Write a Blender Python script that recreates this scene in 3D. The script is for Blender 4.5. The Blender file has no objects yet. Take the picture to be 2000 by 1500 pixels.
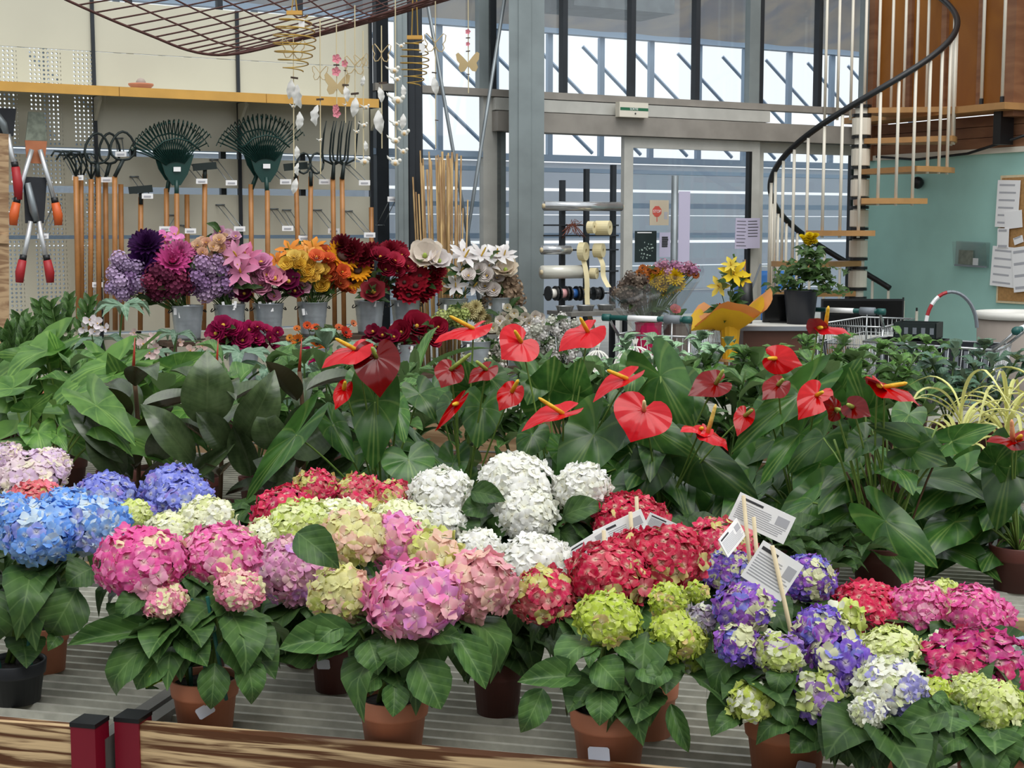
import bpy, bmesh, math, random
from mathutils import Vector, Matrix, Quaternion
R = math.radians
PI = math.pi
random.seed(7)
SC = bpy.context.scene
COL = SC.collection
# ---------------------------------------------------------------- camera, world, light, exposure
F = 2800.0                       # focal length in pixels of the 2000 x 1500 frame
PITCH = math.atan(300 / F)       # horizon at row 450
CAMZ = 1.60
cam_data = bpy.data.cameras.new('camera')
cam_data.sensor_width = 36.0
cam_data.lens = 36.0 * F / 2000.0
cam_data.clip_end = 200
cam = bpy.data.objects.new('camera', cam_data)
COL.objects.link(cam)
cam.location = (0, 0, CAMZ)
cam.rotation_euler = (PI / 2 - PITCH, 0, 0)
SC.camera = cam
world = bpy.data.worlds.new('overcast_sky')
SC.world = world
world.use_nodes = True
_bg = world.node_tree.nodes['Background']
_bg.inputs['Color'].default_value = (0.93, 0.97, 1.0, 1)
_bg.inputs['Strength'].default_value = 1.2
sun_data = bpy.data.lights.new('hazy_sun', 'SUN')
sun_data.energy = 1.7
sun_data.angle = R(40)
sun_data.color = (1.0, 0.98, 0.94)
sun = bpy.data.objects.new('hazy_sun', sun_data)
COL.objects.link(sun)
sun.rotation_euler = (R(28), R(14), 0)
SC.view_settings.view_transform = 'Standard'
SC.view_settings.look = 'None'
SC.view_settings.gamma = 1.0
SC.view_settings.use_curve_mapping = False
SC.view_settings.exposure = 0.0

# ---------------------------------------------------------------- pixels to places
CAM = Vector((0, 0, CAMZ))
FWD = Vector((0, math.cos(PITCH), -math.sin(PITCH)))
UPV = Vector((0, math.sin(PITCH), math.cos(PITCH)))
def ray(x, y):
    return FWD + Vector((1, 0, 0)) * ((x - 1000) / F) + UPV * ((750 - y) / F)
def at(x, y, Y):
    d = ray(x, y); return CAM + d * (Y / d.y)
def atz(x, y, z):
    d = ray(x, y); return CAM + d * ((z - CAMZ) / d.z)
def hit(x, y, p, n):
    d = ray(x, y); return CAM + d * ((p - CAM).dot(n) / d.dot(n))
def ppm(p):                       # pixels per metre at p
    return F / (p - CAM).dot(FWD)
TH = R(29)
WO = Vector((0, 11.74, 0))
WU = Vector((math.cos(TH), math.sin(TH), 0))      # along the back wall, to the right and away
WN = Vector((math.sin(TH), -math.cos(TH), 0))     # out of the back wall, into the room
def pw(x, y, d=0.0):
    return hit(x, y, WO + WN * d, WN)
def wc(p):                        # s, d, z of a world point in wall coordinates
    q = p - WO; return q.dot(WU), q.dot(WN), p.z
def wp(s, d, z):
    p = WO + WU * s + WN * d; return Vector((p.x, p.y, z))
CORNER = pw(1688, 450); CORNER.z = 0
TN = -WU                          # the teal wall faces this way
def pt(x, y, d=0.0):
    return hit(x, y, CORNER + TN * d, TN)
def tp(s, d, z):                  # s along the teal wall towards the camera
    p = CORNER + WN * s + TN * d; return Vector((p.x, p.y, z))

# ---------------------------------------------------------------- materials
def lin(h):
    h = h.lstrip('#')
    v = [int(h[i:i + 2], 16) / 255 for i in (0, 2, 4)]
    return tuple((c / 12.92 if c <= .04045 else ((c + .055) / 1.055) ** 2.4) for c in v)
def rgba(c):
    if isinstance(c, str): c = lin(c)
    return (c[0], c[1], c[2], 1)
class NT:
    def __init__(s, name):
        s.m = bpy.data.materials.new(name); s.m.use_nodes = True
        s.t = s.m.node_tree; s.p = s.t.nodes['Principled BSDF']; s.o = s.t.nodes['Material Output']
    def n(s, kind, **kw):
        k = s.t.nodes.new(kind)
        for a, b in kw.items(): setattr(k, a, b)
        return k
    def l(s, a, b): s.t.links.new(a, b)
    def val(s, sock, v):
        if hasattr(v, 'is_output'): s.l(v, sock)
        else: sock.default_value = v
    def math(s, op, a, b=0.0, c=0.0):
        k = s.n('ShaderNodeMath', operation=op)
        for i, v in enumerate((a, b, c)): s.val(k.inputs[i], v)
        return k.outputs[0]
    def ss(s, v, a, b):
        k = s.n('ShaderNodeMapRange', interpolation_type='SMOOTHSTEP')
        s.val(k.inputs['Value'], v); k.inputs['From Min'].default_value = a; k.inputs['From Max'].default_value = b
        return k.outputs[0]
    def mix(s, f, a, b, mode='MIX'):
        k = s.n('ShaderNodeMix', data_type='RGBA', blend_type=mode)
        s.val(k.inputs[0], f)
        for i, v in ((6, a), (7, b)):
            if hasattr(v, 'is_output'): s.l(v, k.inputs[i])
            else: k.inputs[i].default_value = rgba(v)
        return k.outputs[2]
    def coord(s, which='Object'):
        return s.n('ShaderNodeTexCoord').outputs[which]
    def noise(s, scale, detail=2, co=None, dist=0):
        k = s.n('ShaderNodeTexNoise'); k.inputs['Scale'].default_value = scale; k.inputs['Detail'].default_value = detail
        k.inputs['Distortion'].default_value = dist
        if co is not None: s.l(co, k.inputs['Vector'])
        return k.outputs['Fac']
    def objcol(s):
        return s.n('ShaderNodeObjectInfo').outputs['Color']
    def bump(s, h, strength=.3, dist=.01):
        k = s.n('ShaderNodeBump'); k.inputs['Strength'].default_value = strength; k.inputs['Distance'].default_value = dist
        s.l(h, k.inputs['Height']); s.l(k.outputs[0], s.p.inputs['Normal']); return k.outputs[0]
    def translucent(s, colour, amount):
        tr = s.n('ShaderNodeBsdfTranslucent'); s.val(tr.inputs[0], colour if hasattr(colour, 'is_output') else rgba(colour))
        mx = s.n('ShaderNodeMixShader'); mx.inputs[0].default_value = amount
        s.l(s.p.outputs[0], mx.inputs[1]); s.l(tr.outputs[0], mx.inputs[2]); s.l(mx.outputs[0], s.o.inputs[0])
def M(name, col, rough=.5, metal=0.0, noise=0.0, nscale=8.0, oc=False, spec=.5, bump=0.0, trl=0.0, dark=None, coat=0.0):
    k = NT(name); p = k.p
    p.inputs['Roughness'].default_value = rough; p.inputs['Metallic'].default_value = metal
    p.inputs['Specular IOR Level'].default_value = spec; p.inputs['Coat Weight'].default_value = coat
    c = None
    if noise or bump:
        nf = k.noise(nscale, 4, k.coord())
    if noise:
        base = rgba(col); d = rgba(dark) if dark else tuple(v * (1 - noise) for v in base[:3])
        c = k.mix(k.ss(nf, .3, .7), tuple(base[:3]), tuple(d[:3]))
    if oc:
        c = k.mix(1.0, c if c is not None else tuple(rgba(col)[:3]), k.objcol(), 'MULTIPLY')
    if c is None: p.inputs['Base Color'].default_value = rgba(col)
    else: k.l(c, p.inputs['Base Color'])
    if bump: k.bump(nf, bump)
    if trl: k.translucent(c if c is not None else col, trl)
    return k.m
def leafmat(name, dark, light, vein, rough=.35, freq=7.0, slant=.9, vs=.6, back=None, quilt=.35, trl=.12, kind='pinnate', spec=.28):
    k = NT(name); p = k.p
    co = k.coord(); sep = k.n('ShaderNodeSeparateXYZ'); k.l(co, sep.inputs[0])
    ax = k.math('ABSOLUTE', sep.outputs[0]); y = sep.outputs[1]
    nf = k.noise(3.0, 3, co)
    mid = k.math('SUBTRACT', 1.0, k.ss(ax, .004, .028))
    if kind == 'heart':
        ang = k.math('ARCTAN2', ax, k.math('ADD', y, .0001))
        fld = k.math('ADD', k.math('MULTIPLY', ang, 1.1), k.math('MULTIPLY', ax, .8))
        wv = k.math('SINE', k.math('MULTIPLY', fld, freq))
        mid = k.math('MULTIPLY', mid, k.ss(y, -.03, .02))
    else:
        fld = k.math('SUBTRACT', y, k.math('MULTIPLY', ax, slant))
        wv = k.math('SINE', k.math('MULTIPLY', fld, freq * 2 * PI))
    side = k.math('MULTIPLY', k.ss(wv, .86, 1.0), .6)
    v = k.math('MULTIPLY', k.math('MAXIMUM', mid, side), vs)
    c = k.mix(k.ss(nf, .3, .7), dark, light)
    c = k.mix(v, c, vein)
    c = k.mix(1.0, c, k.objcol(), 'MULTIPLY')
    if back:
        g = k.n('ShaderNodeNewGeometry')
        c = k.mix(g.outputs['Backfacing'], c, back)
    k.l(c, p.inputs['Base Color'])
    p.inputs['Roughness'].default_value = rough; p.inputs['Specular IOR Level'].default_value = spec
    k.bump(k.math('MULTIPLY', wv, -1.0), quilt, .02)
    if trl: k.translucent(c, trl)
    return k.m
# ---------------------------------------------------------------- mesh building
class MB:
    def __init__(s): s.v = []; s.f = []; s.mi = []; s.cur = 0
    def face(s, *i): s.f.append(i); s.mi.append(s.cur)
    def hexa(s, c):               # 8 corners: bottom ring then top ring
        b = len(s.v); s.v += [Vector(q) for q in c]
        for q in ((3, 2, 1, 0), (4, 5, 6, 7), (0, 1, 5, 4), (1, 2, 6, 5), (2, 3, 7, 6), (3, 0, 4, 7)):
            s.face(*[b + j for j in q])
        return s
    def box(s, x0, x1, y0, y1, z0, z1):
        return s.hexa([(x0, y0, z0), (x1, y0, z0), (x1, y1, z0), (x0, y1, z0), (x0, y0, z1), (x1, y0, z1), (x1, y1, z1), (x0, y1, z1)])
    def wbox(s, s0, s1, d0, d1, z0, z1, fn=None):
        fn = fn or wp
        return s.hexa([fn(s0, d1, z0), fn(s1, d1, z0), fn(s1, d0, z0), fn(s0, d0, z0), fn(s0, d1, z1), fn(s1, d1, z1), fn(s1, d0, z1), fn(s0, d0, z1)])
    def tube(s, pts, r, n=6, cap=True):
        pts = [Vector(p) for p in pts]; m = len(pts)
        rr = r if isinstance(r, (list, tuple)) else [r] * m
        b = len(s.v); ref = None
        for i, p in enumerate(pts):
            t = (pts[min(i + 1, m - 1)] - pts[max(i - 1, 0)])
            if t.length < 1e-9: t = Vector((0, 0, 1))
            t.normalize()
            if ref is None: ref = Vector((0, 0, 1)) if abs(t.z) < .9 else Vector((1, 0, 0))
            a = t.cross(ref)
            if a.length < 1e-5: a = t.cross(Vector((0, 1, 0.1)))
            a.normalize(); c = a.cross(t); ref = c
            for j in range(n):
                w = 2 * PI * j / n
                s.v.append(p + (a * math.cos(w) + c * math.sin(w)) * rr[i])
        for i in range(m - 1):
            for j in range(n):
                k = (j + 1) % n
                s.face(b + i * n + j, b + i * n + k, b + (i + 1) * n + k, b + (i + 1) * n + j)
        if cap and n > 2:
            s.face(*[b + j for j in reversed(range(n))]); s.face(*[b + (m - 1) * n + j for j in range(n)])
        return s
    def lathe(s, prof, n=20, o=(0, 0, 0), cap=False):
        o = Vector(o); b = len(s.v)
        for (r, z) in prof:
            for j in range(n):
                w = 2 * PI * j / n; s.v.append(o + Vector((r * math.cos(w), r * math.sin(w), z)))
        for i in range(len(prof) - 1):
            for j in range(n):
                k = (j + 1) % n
                s.face(b + i * n + j, b + i * n + k, b + (i + 1) * n + k, b + (i + 1) * n + j)
        if cap:
            s.face(*[b + j for j in reversed(range(n))]); s.face(*[b + (len(prof) - 1) * n + j for j in range(n)])
        return s
    def grid(s, fn, nu, nv, cu=False):
        b = len(s.v)
        for i in range(nv + 1):
            for j in range(nu + 1): s.v.append(Vector(fn(j / nu, i / nv)))
        for i in range(nv):
            for j in range(nu):
                q = b + i * (nu + 1) + j
                s.face(q, q + 1, q + nu + 2, q + nu + 1)
        return s
    def ball(s, c, r, nu=8, nv=5, sq=(1, 1, 1)):
        c = Vector(c)
        prof = [(max(1e-4, math.sin(PI * i / nv)), -math.cos(PI * i / nv)) for i in range(nv + 1)]
        b = len(s.v)
        s.lathe(prof, nu)
        for i in range(b, len(s.v)):
            q = s.v[i]; s.v[i] = c + Vector((q.x * r * sq[0], q.y * r * sq[1], q.z * r * sq[2]))
        return s
    def xf(s, mtx, since=0):
        for i in range(since, len(s.v)): s.v[i] = mtx @ s.v[i]
        return s
    def mesh(s, name, mats, smooth=False):
        me = bpy.data.meshes.new(name)
        me.from_pydata([tuple(q) for q in s.v], [], s.f)
        mats = mats if isinstance(mats, (list, tuple)) else [mats]
        for m in mats: me.materials.append(m)
        if len(mats) > 1: me.polygons.foreach_set('material_index', s.mi)
        if smooth: me.polygons.foreach_set('use_smooth', [True] * len(me.polygons))
        me.update(); return me
    def build(s, name, mats, parent=None, smooth=False, **kw):
        return put(name, s.mesh(name, mats, smooth), parent, None, **kw)
WM = {}
I4 = Matrix.Identity(4)
def put(name, data, parent=None, mtx=None, colour=None, label=None, cat=None, group=None, kind=None):
    o = bpy.data.objects.new(name, data); COL.objects.link(o)
    m = mtx if mtx is not None else I4
    if parent is not None:
        o.parent = parent; o.matrix_parent_inverse = WM[parent.name].inverted()
    o.matrix_basis = m; WM[o.name] = m.copy()
    if colour is not None: o.color = rgba(colour)
    if label: o['label'] = label
    if cat: o['category'] = cat
    if group: o['group'] = group
    if kind: o['kind'] = kind
    return o
def thing(name, label, cat, loc=(0, 0, 0), group=None, kind=None):
    return put(name, None, None, Matrix.Translation(Vector(loc)), label=label, cat=cat, group=group, kind=kind)
def T(v): return Matrix.Translation(Vector(v))
def frame(o, ydir, nhint, sx=1.0, sy=1.0, sz=1.0):
    """matrix: local y along ydir, local z near nhint"""
    y = Vector(ydir).normalized(); n = Vector(nhint); n = n - y * n.dot(y)
    if n.length < 1e-5: n = Vector((0.3, -1, .2)); n = n - y * n.dot(y)
    n.normalize(); x = y.cross(n)
    m = Matrix((x * sx, y * sy, n * sz)).transposed().to_4x4(); m.translation = Vector(o); return m
def zframe(o, z, spin=0.0, s=1.0, sz=None):
    z = Vector(z).normalized(); q = Vector((0, 0, 1)).rotation_difference(z)
    m = q.to_matrix().to_4x4() @ Matrix.Rotation(spin, 4, 'Z') @ Matrix.Diagonal((s, s, sz if sz else s, 1)); m.translation = Vector(o); return m
def bez(a, b, c, n=8):
    a, b, c = Vector(a), Vector(b), Vector(c)
    return [a * (1 - t) ** 2 + b * 2 * t * (1 - t) + c * t * t for t in [i / n for i in range(n + 1)]]
def rnd(a, b): return random.uniform(a, b)
def tocam(p): return (CAM - Vector(p)).normalized()
def tab(keys, x):
    for (a, va), (b, vb) in zip(keys, keys[1:]):
        if x <= b:
            t = (x - a) / (b - a) if b > a else 0; t = max(0, min(1, t))
            return va + (vb - va) * t
    return keys[-1][1]
def smoothtab(keys, x):
    for i, ((a, va), (b, vb)) in enumerate(zip(keys, keys[1:])):
        if x <= b:
            t = max(0, min(1, (x - a) / (b - a)))
            p0 = keys[max(i - 1, 0)][1]; p3 = keys[min(i + 2, len(keys) - 1)][1]
            return .5 * (2 * va + (vb - p0) * t + (2 * p0 - 5 * va + 4 * vb - p3) * t * t + (3 * va - p0 - 3 * vb + p3) * t ** 3)
    return keys[-1][1]
# ---------------------------------------------------------------- materials in use
m_panel = M('beige_panel', '#cbc7b4', .35, noise=.06, nscale=2.0)
m_white = M('white_paint', '#e8e6de', .4, noise=.05)
m_offwhite = M('ivory_paint', '#e6dfcf', .4, noise=.04)
m_shelf = M('shelf_edge_wood', '#d9a650', .45, noise=.15, nscale=5)
m_greymetal = M('galvanised_steel', '#8f979b', .45, .55, noise=.25, nscale=6)
m_pillar = M('painted_grey_steel', '#8f999a', .4, .3, noise=.18, nscale=4)
m_darkpost = M('dark_steel', '#2b3036', .45, .2, noise=.2)
m_black = M('black_plastic', '#121417', .42)
m_blackmetal = M('black_wire', '#17191b', .4, .4)
m_rust = M('rusty_wire', '#54302a', .8, .2, noise=.4, nscale=40)
m_gold = M('gold_wire', '#b9964a', .35, .6)
m_zinc = M('zinc_bucket', '#b4bcc2', .32, .5, noise=.2, nscale=14)
m_chrome = M('cart_chrome', '#b9bcbd', .25, .85)
m_greenplastic = M('green_handle_plastic', '#1f5a55', .4)
m_terra = M('terracotta_plastic', '#cb8262', .55, noise=.14, nscale=9)
m_brownpot = M('brown_plastic', '#5d3029', .5, noise=.15)
m_blackpot = M('black_pot_plastic', '#2a2d33', .5, noise=.25, nscale=12)
m_greypot = M('grey_pot_plastic', '#7c838a', .5, noise=.1)
m_soil = M('potting_soil', '#1c1410', .95, noise=.5, nscale=60, bump=.8)
m_stem = M('green_stem', '#6f8c3c', .5, noise=.2, nscale=20)
m_darkstem = M('dark_green_stem', '#4a6a2c', .5, noise=.25, nscale=20)
m_brownstem = M('brown_stem', '#5a4128', .7, noise=.3, nscale=20)
m_stick = M('green_plastic_stick', '#1d5f55', .45)
m_paper = M('paper', '#f6f5f5', .75)
m_label = M('price_label', '#dfe3f2', .6)
m_ink = M('print_ink', '#3c3c40', .8)
m_greyink = M('grey_print', '#b4b4ba', .8)
m_pine = M('pale_dowel', '#e5d3ad', .6, noise=.12, nscale=20)
m_redpost = M('burgundy_paint', '#7c0d25', .35, noise=.08)
m_teal = M('teal_wall_paint', '#a9d8ce', .7, noise=.09, nscale=2.5, bump=.05)
m_concrete = M('concrete_floor', '#8d8d88', .8, noise=.2, nscale=3)
m_cork = M('cork_board', '#b98d58', .9, noise=.2, nscale=40, bump=.3)
m_handle = M('varnished_handle_wood', '#b27a43', .45, noise=.25, nscale=9)
m_greyiron = M('dark_forged_iron', '#26302f', .5, .35)
m_rakegreen = M('green_rake_enamel', '#143c36', .4, .1)
m_tread = M('beech_tread', '#b98a54', .45, noise=.15, nscale=8)
m_corr = M('corrugated_sheet', '#b9b8ac', .32, .05, noise=.2, nscale=30, dark='#a3a297', bump=.05)
m_rail = M('grey_bench_rail', '#8d8b85', .5, .3, noise=.25)
def woodmat(name, dark, light, sx, sy, sz, rough=.6, lo=.38, hi=.62, dist=2.0):
    k = NT(name); mp = k.n('ShaderNodeMapping'); k.l(k.coord(), mp.inputs[0]); mp.inputs['Scale'].default_value = (sx, sy, sz)
    nf = k.noise(1.0, 5, mp.outputs[0], dist); c = k.mix(k.ss(nf, lo, hi), dark, light); k.l(c, k.p.inputs['Base Color'])
    k.p.inputs['Roughness'].default_value = rough; k.bump(nf, .15); return k.m
m_burnt = woodmat('burnt_pine', '#5a3418', '#d6b88c', 3.5, 30, 75, .55, .42, .58, .6)
m_greyplank = woodmat('planed_plank', '#8a6a4c', '#b89a76', 1.5, 6, 16)
m_ply = woodmat('orange_plywood', '#8a5216', '#a96c24', 2.2, 2.2, .7, .5, .3, .7, 1)
m_board = woodmat('brown_board', '#7a5138', '#966a4b', 1.2, 1.2, 8, .6, .3, .7, 1)
m_bamboo = woodmat('bamboo_cane', '#86633c', '#c0a06a', 20, 20, 3, .5, .3, .7, 1)
# glass pane: clear, a little grey, a weak mirror
def glassmat(name, tint, refl=.07, rough=.02):
    k = NT(name); tr = k.n('ShaderNodeBsdfTransparent'); tr.inputs[0].default_value = rgba(tint)
    gl = k.n('ShaderNodeBsdfGlossy'); gl.inputs['Roughness'].default_value = rough
    mx = k.n('ShaderNodeMixShader'); mx.inputs[0].default_value = refl
    k.l(tr.outputs[0], mx.inputs[1]); k.l(gl.outputs[0], mx.inputs[2]); k.l(mx.outputs[0], k.o.inputs[0]); return k.m
m_glass = glassmat('window_glass', '#fafcfd', .05)
m_film = glassmat('cellophane', '#f1f3f4', .16, .12)
def filmmat(name, tint, opac, rough=.5):
    k = NT(name); tr = k.n('ShaderNodeBsdfTransparent'); tr.inputs[0].default_value = (1, 1, 1, 1)
    k.p.inputs['Base Color'].default_value = rgba(tint); k.p.inputs['Roughness'].default_value = rough
    mx = k.n('ShaderNodeMixShader'); mx.inputs[0].default_value = opac
    k.l(tr.outputs[0], mx.inputs[1]); k.l(k.p.outputs[0], mx.inputs[2]); k.l(mx.outputs[0], k.o.inputs[0]); return k.m
m_poly = filmmat('milky_greenhouse_sheet', '#bccada', .72, .35)
m_curtain = M('shade_curtain', '#a8a29a', .8, noise=.25, nscale=2.0, dark='#8d9097', trl=.3)
m_extsteel = M('greenhouse_steel', '#8fa3b8', .5, .3)
# ================================================================ the setting
WMAT = Matrix((WU, -WN, Vector((0, 0, 1)))).transposed().to_4x4(); WMAT.translation = WO
TMAT = Matrix((WN, WU, Vector((0, 0, 1)))).transposed().to_4x4(); TMAT.translation = CORNER
def Sx(x, d=0.0, y=450): return wc(pw(x, y, d))[0]
def Zx(x, y, d=0.0): return pw(x, y, d).z
def wb(name, s0, s1, d0, d1, z0, z1, mat, parent=None, **kw):
    return put(name, MB().box(min(s0, s1), max(s0, s1), -max(d0, d1), -min(d0, d1), min(z0, z1), max(z0, z1)).mesh(name, mat), parent, WMAT, **kw)
def tb(name, s0, s1, d0, d1, z0, z1, mat, parent=None, **kw):
    return put(name, MB().box(min(s0, s1), max(s0, s1), -max(d0, d1), -min(d0, d1), min(z0, z1), max(z0, z1)).mesh(name, mat), parent, TMAT, **kw)
def Tx(x, d=0.0, y=450): return (pt(x, y, d) - CORNER).dot(WN)
def Tz(x, y, d=0.0): return pt(x, y, d).z
put('floor', MB().box(-14, 22, -1.5, 40, -.1, 0).mesh('floor', m_concrete), kind='structure', label='grey concrete floor between and beyond the benches')
m_shopwall = M('shop_wall_paint', '#8f8c84', .8, noise=.1, nscale=2)  # for unseen shop walls, added to block sideways light so it comes from above
put('wall_front_unseen', MB().box(-8, 9.2, -1.5, -1.4, 0, 3.1).mesh('wall_front_unseen', m_shopwall), kind='structure', label='unseen shop wall behind the viewer, added to block low light')
put('wall_side_unseen', MB().box(9.0, 9.1, -1.4, 9.6, 0, 3.1).mesh('wall_side_unseen', m_shopwall), kind='structure', label='unseen shop wall beyond the carts, added to block low light')
put('wall_side_unseen', MB().box(-8, -7.9, -1.4, 9.0, 0, 3.1).mesh('wall_side_unseen', m_shopwall), kind='structure', label='unseen shop wall beyond the loppers, added to block low light')
# ---- glazed back wall: sill beams, mullions, panes
sL, sR = Sx(-260), Sx(1688)
z_up0, z_up1 = Zx(1300, 207), Zx(1300, 194)
z_b0, z_b1 = Zx(1215, 265, .1), Zx(1215, 228, .1)
m_alu = M('grey_white_aluminium', '#c2c1ba', .45, noise=.12)
m_beam = M('weathered_beam', '#9a948c', .6, noise=.2, nscale=5)
gw = thing('wall_back', 'glazed greenhouse partition with steel mullions behind the display', None, WO, kind='structure')
wb('sill_beam', Sx(728), sR, -.04, .08, z_up0, z_up1, m_beam, gw)
wb('header_beam', Sx(968, .1), Sx(1675, .1), -.05, .14, z_b0, z_b1, m_beam, gw)
wb('rail', Sx(968, .1), Sx(1500, .1), .0, .10, z_b1 + .01, z_up0 - .01, m_alu, gw)
for x, w, m in ((745, .10, m_darkpost), (957, .07, m_darkpost), (942, .10, m_pillar), (1097, .045, m_darkpost), (1228, .045, m_darkpost), (1352, .045, m_darkpost), (1462, .12, m_pillar), (1475, .045, m_darkpost), (1588, .045, m_darkpost), (1680, .10, m_pillar)):
    s = Sx(x); wb('mullion', s - w / 2, s + w / 2, -.02, .05, z_up1, 4.6, m, gw)
xs = [728, 850, 957, 1097, 1228, 1352, 1475, 1588, 1680]
for a, b in zip(xs, xs[1:]):
    wb('glass_pane', Sx(a) + .03, Sx(b) - .03, -.006, 0, z_up1, 4.6, m_glass, gw)
xs2 = [-260, -20, 270, 445, 600, 728]
for a, b in zip(xs2, xs2[1:]):
    wb('glass_pane', Sx(a) + .02, Sx(b) - .02, -.106, -.1, .0, 4.6, m_glass, gw)
    wb('mullion', Sx(a) - .02, Sx(a) + .02, -.12, -.07, .0, 4.6, m_darkpost, gw)
# sliding door and fixed light
def glazed_door(name, xa, xb, ztop, d, label):
    t = thing(name, label, None, wp(Sx(xa, d), d, 0), kind='structure')
    sa, sb = Sx(xa, d), Sx(xb, d); w = .09
    wb('door_stile', sa, sa + w, d - .025, d + .025, 0, ztop, m_alu, t); wb('door_stile', sb - w, sb, d - .025, d + .025, 0, ztop, m_alu, t)
    wb('door_rail', sa + w, sb - w, d - .025, d + .025, ztop - .09, ztop, m_alu, t); wb('door_rail', sa + w, sb - w, d - .025, d + .025, 0, .18, m_alu, t)
    wb('glass_pane', sa + w, sb - w, d - .004, d + .004, .18, ztop - .09, m_glass, t)
    wb('gasket', sb - w - .03, sb - w, d - .02, d + .03, .18, ztop - .09, m_black, t)
    return t
glazed_door('door_1', 1215, 1478, z_b0 - .005, .06, 'white framed glass sliding door with notices taped to it')
glazed_door('window_1', 1470, 1675, z_b0 - .005, .0, 'fixed glass panel between sliding door and teal wall')
w2 = thing('window_2', 'glazing behind the bamboo canes with grey steel frame', None, wp(Sx(728), 0, 0), kind='structure')
wb('glass_pane', Sx(728), Sx(945), -.006, 0, 0, z_up0, m_glass, w2)
wb('rail', Sx(728), Sx(960), -.02, .03, Zx(850, 300) - .02, Zx(850, 293), m_extsteel, w2)
for x, w, m in ((745, .10, m_darkpost), (957, .16, m_alu), (975, .08, m_pillar)):
    s = Sx(x); wb('mullion', s - w / 2, s + w / 2, -.03, .04, 0, z_up0, m, w2)
# ---- neighbouring glasshouse seen through the panes
DF = -5.5
ex = thing('exterior_glasshouse', 'neighbouring glasshouse with pale steel posts seen through the panes', None, wp(0, DF, 0), kind='structure')
zb = Zx(1300, 314, DF); ze0, ze1 = Zx(1300, 84, DF), Zx(1300, 66, DF)
sA, sB = Sx(-700, DF), Sx(2500, DF)
wb('eave_beam', sA, sB, DF, DF + .12, ze0, ze1, m_extsteel, ex)
wb('wall_rail', sA, sB, DF, DF + .1, zb - .05, zb + .03, m_extsteel, ex)
x = 1072; s0 = Sx(1072, DF); ds = Sx(1172, DF) - s0
for k in range(-16, 9):
    s = s0 + k * ds
    wb('steel_post', s - .035, s + .035, DF - .03, DF + .03, zb, ze0, m_extsteel, ex)
    p0 = wp(s - ds * .8, DF - .7, ze0 - .02); p1 = wp(s + ds * 1.25, DF - .5, zb + .1)
    MB().tube([p0, p1], .026, 4).build('rafter', m_extsteel, ex)
zz = zb - .06
for k in range(6):
    h = .33
    wb('wall_sheet', sA, sB, DF - .01 - .03 * (k % 2), DF + .01 - .03 * (k % 2), max(0.02, zz - h + .006), zz - (.03 if k in (1, 3) else .004), m_poly, ex)
    zz -= h
wb('bench_pipe', sA, sB, DF + 2.0, DF + 2.08, Zx(1140, 406, DF + 2), Zx(1140, 396, DF + 2), m_extsteel, ex)
wb('bench_pipe', sA, sB, DF + 1.2, DF + 1.28, Zx(1140, 465, DF + 1.2), Zx(1140, 455, DF + 1.2), m_extsteel, ex)
wb('bench_pipe', sA, sB, DF + 2.4, DF + 2.48, Zx(1140, 338, DF + 2.4), Zx(1140, 330, DF + 2.4), m_extsteel, ex)
def curt(u, v):
    s = sA + (sB - sA) * u; d = DF + .3 + v * 4.6
    z = ze1 - .08 + v * 1.5 + .16 * math.sin(s * 7 + v * 9 + 1.3 * math.sin(s * 1.7)) * (.04 + .9 * math.sin(v * PI)) + .07 * math.sin(s * 19 + v * 14) * v
    return wp(s, d, z)
MB().grid(curt, 260, 14).build('shade_curtain', m_curtain, ex, smooth=True)
hb = wp(Sx(1180, -2.0), -2.0, Zx(1180, 30, -2.0))
MB().wbox(wc(hb)[0] - .55, wc(hb)[0] + .62, -2.3, -1.7, hb.z + .02, hb.z + .5).build('air_heater', m_greymetal, ex)
# ---- steel pillars
def pillar(name, x, y, Y, w, mat, label):
    p = at(x, y, Y); b = MB(); h = w / 2; f = w * .16
    b.box(p.x - h, p.x + h, p.y - h, p.y - h + f, 0, 4.6); b.box(p.x - h, p.x + h, p.y + h - f, p.y + h, 0, 4.6); b.box(p.x - f * .6, p.x + f * .6, p.y - h + f, p.y + h - f, 0, 4.6)
    b.box(p.x - h * .45, p.x + h * .25, p.y - h - .012, p.y - h, 0, 4.6)
    o = b.build(name, mat, None, label=label, kind='structure'); return o
pillar('column', 1028, 300, 11.45, .275, m_pillar, 'wide grey steel column beside the ribbon rack')
pillar('column', 808, 300, 10.95, .13, m_darkpost, 'slim dark steel column at the end of the tool wall')
pillar('column', 785, 300, 10.9, .10, m_pillar, 'thin pale steel column beside the dark one')
# ---- tool wall: shelving bays with panels
def perfmat():
    k = NT('perforated_panel'); sep = k.n('ShaderNodeSeparateXYZ'); k.l(k.coord(), sep.inputs[0]); P = .029
    def cell(o): return k.math('SUBTRACT', k.math('FRACT', k.math('MULTIPLY', o, 1 / P)), .5)
    r2 = k.math('ADD', k.math('POWER', cell(sep.outputs[0]), 2), k.math('POWER', cell(sep.outputs[2]), 2))
    band = k.math('FRACT', k.math('MULTIPLY', sep.outputs[0], 1 / .29))
    hole = k.math('MULTIPLY', k.math('LESS_THAN', r2, .07), k.math('LESS_THAN', band, .74))
    k.p.inputs['Base Color'].default_value = rgba('#c9c5b1'); k.p.inputs['Roughness'].default_value = .4
    tr = k.n('ShaderNodeBsdfTransparent'); mx = k.n('ShaderNodeMixShader')
    k.l(hole, mx.inputs[0]); k.l(k.p.outputs[0], mx.inputs[1]); k.l(tr.outputs[0], mx.inputs[2]); k.l(mx.outputs[0], k.o.inputs[0]); return k.m
m_perf = perfmat()
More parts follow.
